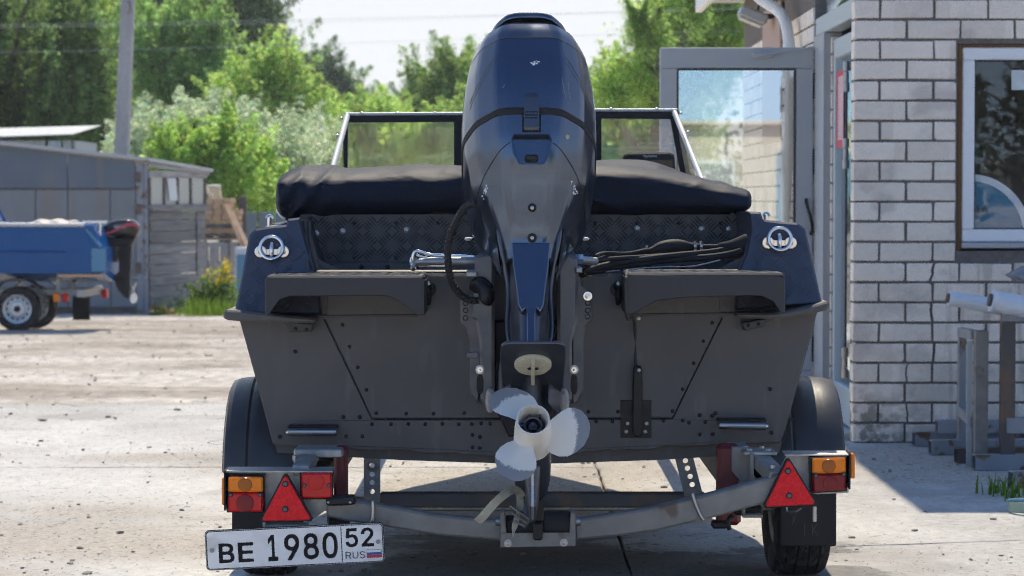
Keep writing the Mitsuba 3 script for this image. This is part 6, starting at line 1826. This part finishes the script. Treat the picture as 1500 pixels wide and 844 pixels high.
# right: bolted mount plate and strut
a, b_ = ray_to(1087, 660, 3.66), ray_to(1128, 672, 3.60)
add(TR + 'mount_plate', box(a[0], b_[0] + .02, 3.60, 3.74, a[2] - .008, a[2] + .002, .002), 'galvanised')
for px, py in ((1094, 651), (1118, 648), (1097, 655), (1124, 653)):
    q = ray_to(px, py + 4, 3.66)
    add(TR + 'mount_plate__bolt', lathe([(.009, 0), (.0085, .007), (1e-4, .008)], (q[0], 3.64 if py > 652 else 3.71, a[2] + .001), (0, 0, 1), 6), 'steel')
add(TR + 'rail_web', prism(xz([(1072, 655), (1098, 655), (1098, 712), (1090, 712), (1072, 690)], 3.70), 3.70, 3.85, .002), 'dull_zinc')
add(TR + 'strut', quad_tube(ray_to(1108, 668, 3.64), ray_to(1139, 700, 3.50), .05, .035), 'galvanised')
add(TR + 'angle_bracket', prism(xz([(1098, 664), (1104, 664), (1104, 715), (1098, 715)], 3.60), 3.59, 3.66, .002), 'dull_zinc')
q = ray_to(1132, 686, 3.52)
add(TR + 'strut__bolt', lathe([(.008, 0), (.007, .010), (1e-4, .011)], q, (0, 0, 1), 6), 'steel')
# left: mount
a, b_ = ray_to(432, 663, 3.70), ray_to(503, 663, 3.70)
add(TR + 'mount_plate', box(a[0], b_[0], 3.66, 3.80, a[2] - .012, a[2] + .014, .004), 'galvanised')
a, b_ = ray_to(433, 672, 3.66), ray_to(465, 672, 3.66)
add(TR + 'strut', cat_(box(a[0], b_[0], 3.60, 3.72, a[2] - .012, a[2] + .004, .003), quad_tube(ray_to(452, 672, 3.62), ray_to(441, 690, 3.52), .05, .03)), 'galvanised')
q = ray_to(433, 671, 3.62)
add(TR + 'mount_plate__bolt', lathe([(.010, -.006), (.010, .008), (1e-4, .009)], q, (0, 0, 1), 6), 'steel')

# bent cross member, straight cross member
cb = [(478, 727), (505, 731), (545, 738), (640, 755), (735, 764), (735, 792), (640, 784), (560, 771), (505, 763), (478, 757)]
add(TR + 'bent_crossmember', prism(xz(cb, 3.49), 3.49, 3.55, .006), 'dull_zinc')
cb = [(842, 762), (900, 753), (950, 745), (1040, 724), (1140, 696), (1150, 729), (1050, 757), (960, 778), (900, 786), (842, 791)]
add(TR + 'bent_crossmember', prism(xz(cb, 3.49), 3.49, 3.55, .006), 'dull_zinc')
a, b_ = ray_to(556, 723, 4.05), ray_to(1034, 744, 4.05)
add(TR + 'rear_crossmember', box(a[0], b_[0], 4.05, 4.11, b_[2], a[2], .005), 'rust_steel')
add(TR + 'centre_rail', cat_(box(.02, .09, 3.56, 9.2, .20, .28, .006)), 'dull_zinc')

# keel roller and its bracket
kr = thing(TR + 'keel_roller', None, None)
Y = 3.44
add(kr + '__bracket', cat_(prism(xz([(733, 781), (843, 780), (843, 800), (733, 802)], Y), Y, Y + .006, .001), prism(xz([(733, 752), (739, 750), (742, 781), (733, 781)], Y), Y, Y + .09, .002), prism(xz([(836, 750), (843, 752), (843, 781), (834, 781)], Y), Y, Y + .09, .002)), 'dull_zinc')
for (a, b_), r_ in (((765, 772), .034), ((815, 769), .041)):
    c = ray_to(a, b_, Y + .05)
    hw_ = .047 if a < 790 else .039
    add(kr + '__roller', lathe([(1e-4, -hw_), (r_ * .9, -hw_), (r_, -hw_ + .005), (r_ * .96, 0), (r_, hw_ - .005), (r_ * .9, hw_), (1e-4, hw_)], c, (1, 0, 0), 32), 'black_rubber', smooth=30)
for a, b_ in ((744, 796), (826, 795)):
    q = ray_to(a, b_, Y - .001)
    add(kr + '__bolt', cat_(lathe([(.011, 0), (.011, -.002), (1e-4, -.002)], (q[0], Y, q[2]), (0, 1, 0), 18), lathe([(.0075, -.002), (.007, -.009), (1e-4, -.010)], (q[0], Y, q[2]), (0, 1, 0), 6)), 'steel')
for a in (730, 846):
    q = ray_to(a, 764, Y + .05)
    add(kr + '__pin', lathe([(.010, -.012), (.012, -.004), (.012, .008), (1e-4, .010)], q, (1 if a > 780 else -1, 0, 0), 14), 'steel')
add(kr + '__block', cat_(box(*sorted((ray_to(781, 0, Y)[0], ray_to(795, 0, Y)[0])), Y - .025, Y + .03, ray_to(0, 790, Y)[2], ray_to(0, 764, Y)[2], .005), box(*sorted((ray_to(785, 0, Y)[0], ray_to(797, 0, Y)[0])), Y - .01, Y + .02, ray_to(0, 764, Y)[2] + .001, ray_to(0, 730, Y)[2], .004)), 'black_plastic')
# lashing strap wound round the roller, its loose end hanging out to the left
sb = thing('lashing_strap', 'frayed grey beige lashing strap hanging from the keel roller of the trailer', 'strap')


def ribbon(pts, w, n=30, t_=.002, twist=0.0):
    p = spline([ray_to(*q) for q in pts], n)
    d = np.gradient(p, axis=0); d /= np.linalg.norm(d, axis=1, keepdims=True)
    rings = []
    for i in range(n):
        s = np.cross(d[i], [0, 1, 0]); s /= np.linalg.norm(s) + 1e-9
        f = np.cross(s, d[i])
        a = twist * i / n + .25 * math.sin(i * .5)
        s2 = s * math.cos(a) + f * math.sin(a); f2 = np.cross(s2, d[i])
        rings.append([p[i] + s2 * w / 2 + f2 * t_ / 2, p[i] - s2 * w / 2 + f2 * t_ / 2, p[i] - s2 * w / 2 - f2 * t_ / 2, p[i] + s2 * w / 2 - f2 * t_ / 2])
    return loft(rings)


add(sb + '__webbing', ribbon([(764, 728, 3.40), (752, 718, 3.36), (738, 725, 3.33), (722, 740, 3.32), (708, 756, 3.33), (699, 764, 3.35)], .024), 'anode')
add(sb + '__webbing', ribbon([(757, 718, 3.42), (762, 735, 3.40), (757, 760, 3.38), (752, 785, 3.38)], .020, twist=1.2), 'anode')
for i, (a, b_, c, d_) in enumerate(((747, 741, 775, 760), (749, 751, 771, 766), (752, 763, 768, 771))):
    add(sb + '__buckle_bar', tube_exact([ray_to(a, b_, 3.37), ray_to(c, d_, 3.37)], [.0035, .0035], 10), 'steel')
add(sb + '__buckle_plate', moved(prism(xz([(745, 742), (752, 738), (779, 762), (768, 775)], 3.39), 3.39, 3.40, .002), lambda v: v), 'rust_steel')

# hull supports: drilled uprights under bunk pads
holes_l = [(545, 683), (545, 697), (545, 710), (545, 724), (545, 737)]
def upright(poly, holes, y):
    m = prism(xz(poly, y), y, y + .006)
    hs = [tube_exact([ray_to(a, b_, y) + [0, -.02, 0], ray_to(a, b_, y) + [0, .03, 0]], [.0082, .0082], 20) for a, b_ in holes]
    return minus(m, *hs)
add(TR + 'bunk_upright', upright([(533, 664), (557, 664), (557, 742), (533, 740)], [(545, 682), (545, 695), (545, 707), (545, 720)], 3.98), 'dull_zinc')
add(TR + 'bunk_upright', upright([(986, 660), (1012, 657), (1029, 722), (1003, 728)], [(1001, 664), (1004, 675), (1007, 686), (1011, 698), (1014, 710)], 3.98), 'dull_zinc')
add(TR + 'bunk_pad', prism(xz([(514, 653), (582, 655), (574, 672), (560, 671), (534, 668), (516, 665)], 3.97), 3.97, 4.5, .006), 'black_rubber')
add(TR + 'bunk_pad', prism(xz([(964, 654), (1033, 650), (1031, 656), (1010, 661), (985, 666), (978, 664)], 3.97), 3.97, 4.5, .006), 'black_rubber')
for pts in (((546, 733), (546.5, 745), (545, 766)), ((1014, 722), (1020, 742), (1030, 762))):
    q = [ray_to(a, b_, 3.478) for a, b_ in pts]
    add(TR + 'u_bolt', tube(spline(q, 10), .0055, 8), 'steel', smooth=True)
q = ray_to(1028, 762, 3.47)
add(TR + 'clamp_foot', lathe([(1e-4, -.012), (.030, -.012), (.034, 0), (.030, .008), (1e-4, .010)], q + [0, .05, 0], (.1, 0, 1), 24), 'dull_zinc', smooth=30)
# leaf spring ends, hooks and bolts hanging below the right rail
a, b_ = ray_to(1075, 742, 3.62), ray_to(1118, 755, 3.62)
add(TR + 'spring_shackle', cat_(box(a[0], b_[0], 3.62, 3.72, b_[2], a[2], .006), *[lathe([(.009, 0), (.009, -.018), (1e-4, -.019)], (ray_to(px, 757, 3.64)[0], 3.66, b_[2]), (0, 0, -1), 6) for px in (1082, 1110)], tube(spline([ray_to(1074, 755, 3.60), ray_to(1069, 758, 3.60), ray_to(1069, 776, 3.60)], 10), .007, 8), box(ray_to(1043, 768, 3.7)[0], ray_to(1066, 768, 3.7)[0], 3.70, 3.75, ray_to(0, 775, 3.7)[2], ray_to(0, 764, 3.7)[2], .006)), 'black_paint')
a, b_ = ray_to(478, 742, 3.62), ray_to(512, 765, 3.62)
add(TR + 'spring_shackle', box(a[0], b_[0], 3.64, 3.74, b_[2] - .01, a[2], .006), 'black_paint')

# ------------------------------------------------------------------ lamp boards
def lamp_board(key, pl_x, y, top, bottom, left, right, ground_poly):
    k = thing(TR + key, None, None)
    add(k + '__plate', prism(xz(ground_poly, y + .055), y + .055, y + .059), 'galvanised')
    a, b_ = ray_to(left, top, y), ray_to(right, top, y)
    zt_ = (a[2] + b_[2]) / 2
    add(k + '__hood', hull([(a[0], y, a[2]), (b_[0], y, b_[2]), (b_[0], y + .075, b_[2] + .004), (a[0], y + .075, a[2] + .004), (a[0], y, a[2] - .004), (b_[0], y, b_[2] - .004), (b_[0], y + .075, b_[2]), (a[0], y + .075, a[2])]), 'galvanised')
    return k


def triangle(key, pts, y):
    k = thing(TR + key, None, None)
    p = np.array(xz(pts, y)); c = p.mean(0)
    def soft(q, w): return chaikin(q, 2, w)
    add(k + '__backing', prism(soft(p, .06), y + .002, y + .016, .002), 'black_plastic')
    add(k + '__reflector', prism(soft(c + (p - c) * .90, .05), y - .004, y + .0018, .0025), 'reflector_red')
    return k


def screw(key, px, py, y, r=.0062, mt='bracket_metal'):
    q = ray_to(px, py, y)
    add(key, lathe([(r * 1.5, .001), (r * 1.45, -.0015), (r * 1.05, -.002)], (q[0], y, q[2]), (0, 1, 0), 18), 'black_rubber')
    add(key.replace('grommet', 'screw'), lathe([(r, -.001), (r * .9, -.004), (r * .3, -.0045), (1e-4, -.003)], (q[0], y, q[2]), (0, 1, 0), 14), mt)


def lens(poly, y, depth, mt, bev=.005): return prism(chaikin(xz(poly, y), 2, .06), y, y + depth, bev), mt


def bulge(px, py, r, y, h=.006):
    q = ray_to(px, py, y)
    return lathe([(r, .001), (r * .92, -h * .6), (r * .6, -h), (1e-4, -h * 1.05)], (q[0], y, q[2]), (0, 1, 0), 28)


YL = 3.46
lb = lamp_board('lamp_board', None, YL + .02, 690, 745, 329, 487, [(330, 690), (487, 690), (487, 740), (460, 760), (384, 748), (330, 748)])
add(lb + '__cheek', hull([(ray_to(328, 690, YL)[0] + dx_, yy, z) for dx_ in (0, .004) for yy, z in ((YL, ray_to(0, 689, YL)[2]), (YL + .08, ray_to(0, 689, YL)[2]), (YL, ray_to(0, 748, YL)[2]), (YL + .08, ray_to(0, 742, YL)[2]))]), 'black_paint')
cl = thing(TR + 'tail_lamp', None, None)
add(cl + '__body', prism(xz([(332, 697), (386, 697), (386, 751), (332, 751)], YL + .012), YL + .012, YL + .07, .004), 'black_plastic')
m, mt = lens([(334, 699), (385, 699), (385, 721), (334, 721)], YL, .0125, 'lens_amber'); add(cl + '__indicator', m, mt, 30)
m, mt = lens([(334, 722), (385, 722), (385, 750), (334, 750)], YL, .0125, 'lens_red'); add(cl + '__tail_lens', m, mt, 30)
add(cl + '__indicator_bulb', bulge(359, 710, .021, YL, .004), 'lens_amber_dark', 30)
add(cl + '__tail_bulb', bulge(359, 737, .026, YL, .004), 'lens_dark_red', 30)
for px in (338, 381): screw(cl + '__grommet', px, 725, YL - .001, .0045)
q0 = ray_to(325, 700, YL + .02); q1 = ray_to(330, 740, YL + .02)
add(TR + 'side_marker', box(q0[0], q1[0], YL + .015, YL + .055, q1[2], q0[2], .003), 'lens_amber')
fgl = thing(TR + 'fog_lamp', None, None)
add(fgl + '__body', prism(xz([(439, 691), (487, 691), (487, 732), (439, 732)], YL + .018), YL + .018, YL + .07, .004), 'black_plastic')
m, mt = lens([(441, 693), (486, 693), (486, 730), (441, 730)], YL + .002, .016, 'lens_red'); add(fgl + '__lens', m, mt, 30)
add(fgl + '__bulb', bulge(463, 706, .024, YL + .002, .003), 'lens_dark_red' if False else 'lens_red', 30)
for px, py in ((446, 711), (482, 711)): screw(fgl + '__grommet', px, py, YL + .001, .004)
tk = triangle('warning_triangle', [(418, 690), (461, 764), (379, 766)], YL - .012)
screw(tk + '__grommet', 418, 709, YL - .017); screw(tk + '__grommet', 418, 746, YL - .017)
add(TR + 'plate_lamp', prism(chaikin(xz([(477, 729), (518, 726), (521, 732), (520, 740), (478, 742)], YL), 2, .15), YL, YL + .05, .006), 'black_plastic')
for px in (481, 513):
    q = ray_to(px, 736, YL - .001)
    add(TR + 'plate_lamp__screw', lathe([(.004, 0), (.0035, -.003), (1e-4, -.004)], (q[0], YL - .0002, q[2]), (0, 1, 0), 10), 'steel')
add(TR + 'plate_bracket', cat_(box(ray_to(382, 0, YL)[0], ray_to(386, 0, YL)[0], YL + .0, YL + .05, ray_to(0, 785, YL)[2], ray_to(0, 758, YL)[2]), box(ray_to(383, 0, YL)[0], ray_to(448, 0, YL)[0], YL + .01, YL + .05, ray_to(0, 778, YL)[2], ray_to(0, 768, YL)[2], .003)), 'galvanised')

YR = 3.48
lb = lamp_board('lamp_board', None, YR + .02, 666, 720, 1150, 1243, [(1152, 668), (1243, 664), (1243, 722), (1197, 724), (1140, 714), (1140, 690)])
add(lb + '__cheek', hull([(ray_to(1244, 690, YR)[0] + dx_, yy, z) for dx_ in (0, .004) for yy, z in ((YR, ray_to(0, 662, YR)[2]), (YR + .08, ray_to(0, 662, YR)[2]), (YR, ray_to(0, 717, YR)[2]), (YR + .08, ray_to(0, 715, YR)[2]))]), 'black_paint')
cl = thing(TR + 'tail_lamp', None, None)
add(cl + '__body', prism(xz([(1187, 670), (1241, 668), (1241, 720), (1189, 723)], YR + .012), YR + .012, YR + .07, .004), 'black_plastic')
m, mt = lens([(1190, 672), (1239, 670), (1239, 693), (1190, 694)], YR, .0125, 'lens_amber'); add(cl + '__indicator', m, mt, 30)
m, mt = lens([(1190, 695), (1239, 694), (1239, 718), (1191, 721)], YR, .0125, 'lens_dark_red'); add(cl + '__tail_lens', m, mt, 30)
add(cl + '__indicator_bulb', bulge(1214, 683, .021, YR, .004), 'lens_amber_dark', 30)
add(cl + '__tail_bulb', bulge(1216, 708, .022, YR, .004), 'lens_dark_red', 30)
for px in (1195, 1236): screw(cl + '__grommet', px, 697 if px < 1200 else 695, YR - .001, .0045)
q0 = ray_to(1245.5, 665, YR + .02); q1 = ray_to(1252, 701, YR + .02)
add(TR + 'side_marker', box(q0[0], q1[0], YR + .015, YR + .055, q1[2], q0[2], .003), 'lens_amber')
tk = triangle('warning_triangle', [(1154, 667), (1199, 741), (1116, 745)], YR - .012)
screw(tk + '__grommet', 1154, 690, YR - .017); screw(tk + '__grommet', 1156, 726, YR - .017)
a, b_ = ray_to(1193, 742, YR + .03), ray_to(1193, 764, YR + .03)
add(TR + 'lamp_stud', tube_exact([a, b_], [.006, .006], 10), 'steel')
add(TR + 'board_clip', tube([ray_to(1152, 743, YR + .02), ray_to(1153, 749, YR + .02), ray_to(1166, 749, YR + .02), ray_to(1174, 744, YR + .02)], .003, 6), 'steel')

# ------------------------------------------------------------------ number plate
NP = TR + 'number_plate'
thing(NP, 'white number plate BE 1980 52 RUS', None)
YN = 3.42
c0 = ray_to(432, 800.5, YN)
W_, H_ = .505, .111
roll = math.radians(2.75)


def NPt(m):
    v = np.array(m.vertices)
    x, z = v[:, 0] - W_ / 2, v[:, 1] - H_ / 2
    m = m.copy()
    m.vertices = np.column_stack([c0[0] + x * math.cos(roll) - z * math.sin(roll), YN - v[:, 2], c0[2] + x * math.sin(roll) + z * math.cos(roll)])
    if m.volume < 0: m.invert()
    return m


def rrect(x0, x1, y0, y1, r, n=6):
    pts = []
    for cx, cy, a0 in ((x1 - r, y1 - r, 0), (x0 + r, y1 - r, 90), (x0 + r, y0 + r, 180), (x1 - r, y0 + r, 270)):
        for k in range(n + 1):
            a = math.radians(a0 + 90 * k / n)
            pts.append((cx + r * math.cos(a), cy + r * math.sin(a)))
    return pts


def flatm(poly, z0, z1): return prism(poly, z0, z1, axis='z')


add(NP + '__holder', NPt(flatm(rrect(-.0018, W_ + .0018, -.0018, H_ + .0018, .011), -.008, -.0005)), 'black_plastic')
add(NP + '__sheet', NPt(flatm(rrect(0, W_, 0, H_, .010), 0, .0014)), 'plate_white')
fo, fi = Polygon(rrect(.0008, W_ - .0008, .0008, H_ - .0008, .0095)), Polygon(rrect(.0032, W_ - .0032, .0032, H_ - .0032, .008))
add(NP + '__border', NPt(trimesh.creation.extrude_polygon(fo.difference(fi), .0022, engine='earcut')), 'plate_ink')
ux = lambda px: (px - 298) / 267. * W_
add(NP + '__divider', NPt(box(ux(502) - .0012, ux(502) + .0012, .0055, H_ - .0055, 0, .0022)), 'plate_ink')


def lettering(txt, x0, x1, y0, y1, bold=True, key='character'):
    n = len(txt)
    for i, ch in enumerate(txt):
        m = meshkit.text_mesh(ch, .05, .0024, bold=bold)
        v = np.array(m.vertices)
        a, b = v[:, :2].min(0), v[:, :2].max(0)
        g = (x1 - x0) / n
        w_ = g * (.80 if ch != '1' else .52)
        xa = x0 + g * i + (g - w_) / 2
        v[:, 0] = xa + (v[:, 0] - a[0]) / (b[0] - a[0]) * w_
        v[:, 1] = y0 + (v[:, 1] - a[1]) / (b[1] - a[1]) * (y1 - y0)
        m.vertices = v
        add(NP + '__' + key, NPt(m), 'plate_ink')


lettering('BE', ux(314), ux(372), .018, .074)
lettering('1980', ux(384), ux(499), .017, .092)
lettering('52', ux(506), ux(553), .046, .100)
lettering('RUS', ux(506), ux(538), .013, .033, bold=False)
fx0, fx1 = ux(539.5), ux(561)
for k, (mt, a, b_) in enumerate((('white_paint', .029, .036), ('flag_blue', .0215, .0285), ('flag_red', .014, .021))):
    add(NP + '__flag_stripe', NPt(box(fx0, fx1, a, b_, 0, .0022)), mt)
add(NP + '__flag_edge', NPt(trimesh.creation.extrude_polygon(Polygon(rrect(fx0 - .001, fx1 + .001, .013, .037, .001, 1)).difference(Polygon(rrect(fx0, fx1, .014, .036, .001, 1))), .002, engine='earcut')), 'plate_ink')
for x, y in ((ux(307), .056), (ux(557), .058)):
    add(NP + '__bolt', NPt(trimesh.creation.cylinder(.0065, .006, sections=14).apply_translation((x, y, .003))), 'anode_zinc')

# ------------------------------------------------------------------ the summer haze over the yard
scene['haze_air'] = {'type': 'homogeneous', 'albedo': rgb(.95, .95, .95), 'sigma_t': {'type': 'rgb', 'value': [.0004, .00042, .00046]}}
scene['haze'] = {'type': 'cube', 'to_world': T().translate([0, 100, 14.4]).scale([640, 640, 16.6]), 'bsdf': {'type': 'null'}, 'interior': {'type': 'ref', 'id': 'haze_air'}}
labels['haze'] = {'label': 'thin bright summer haze over the yard and trees', 'category': 'haze', 'kind': 'stuff'}
scene['camera']['medium'] = {'type': 'ref', 'id': 'haze_air'}
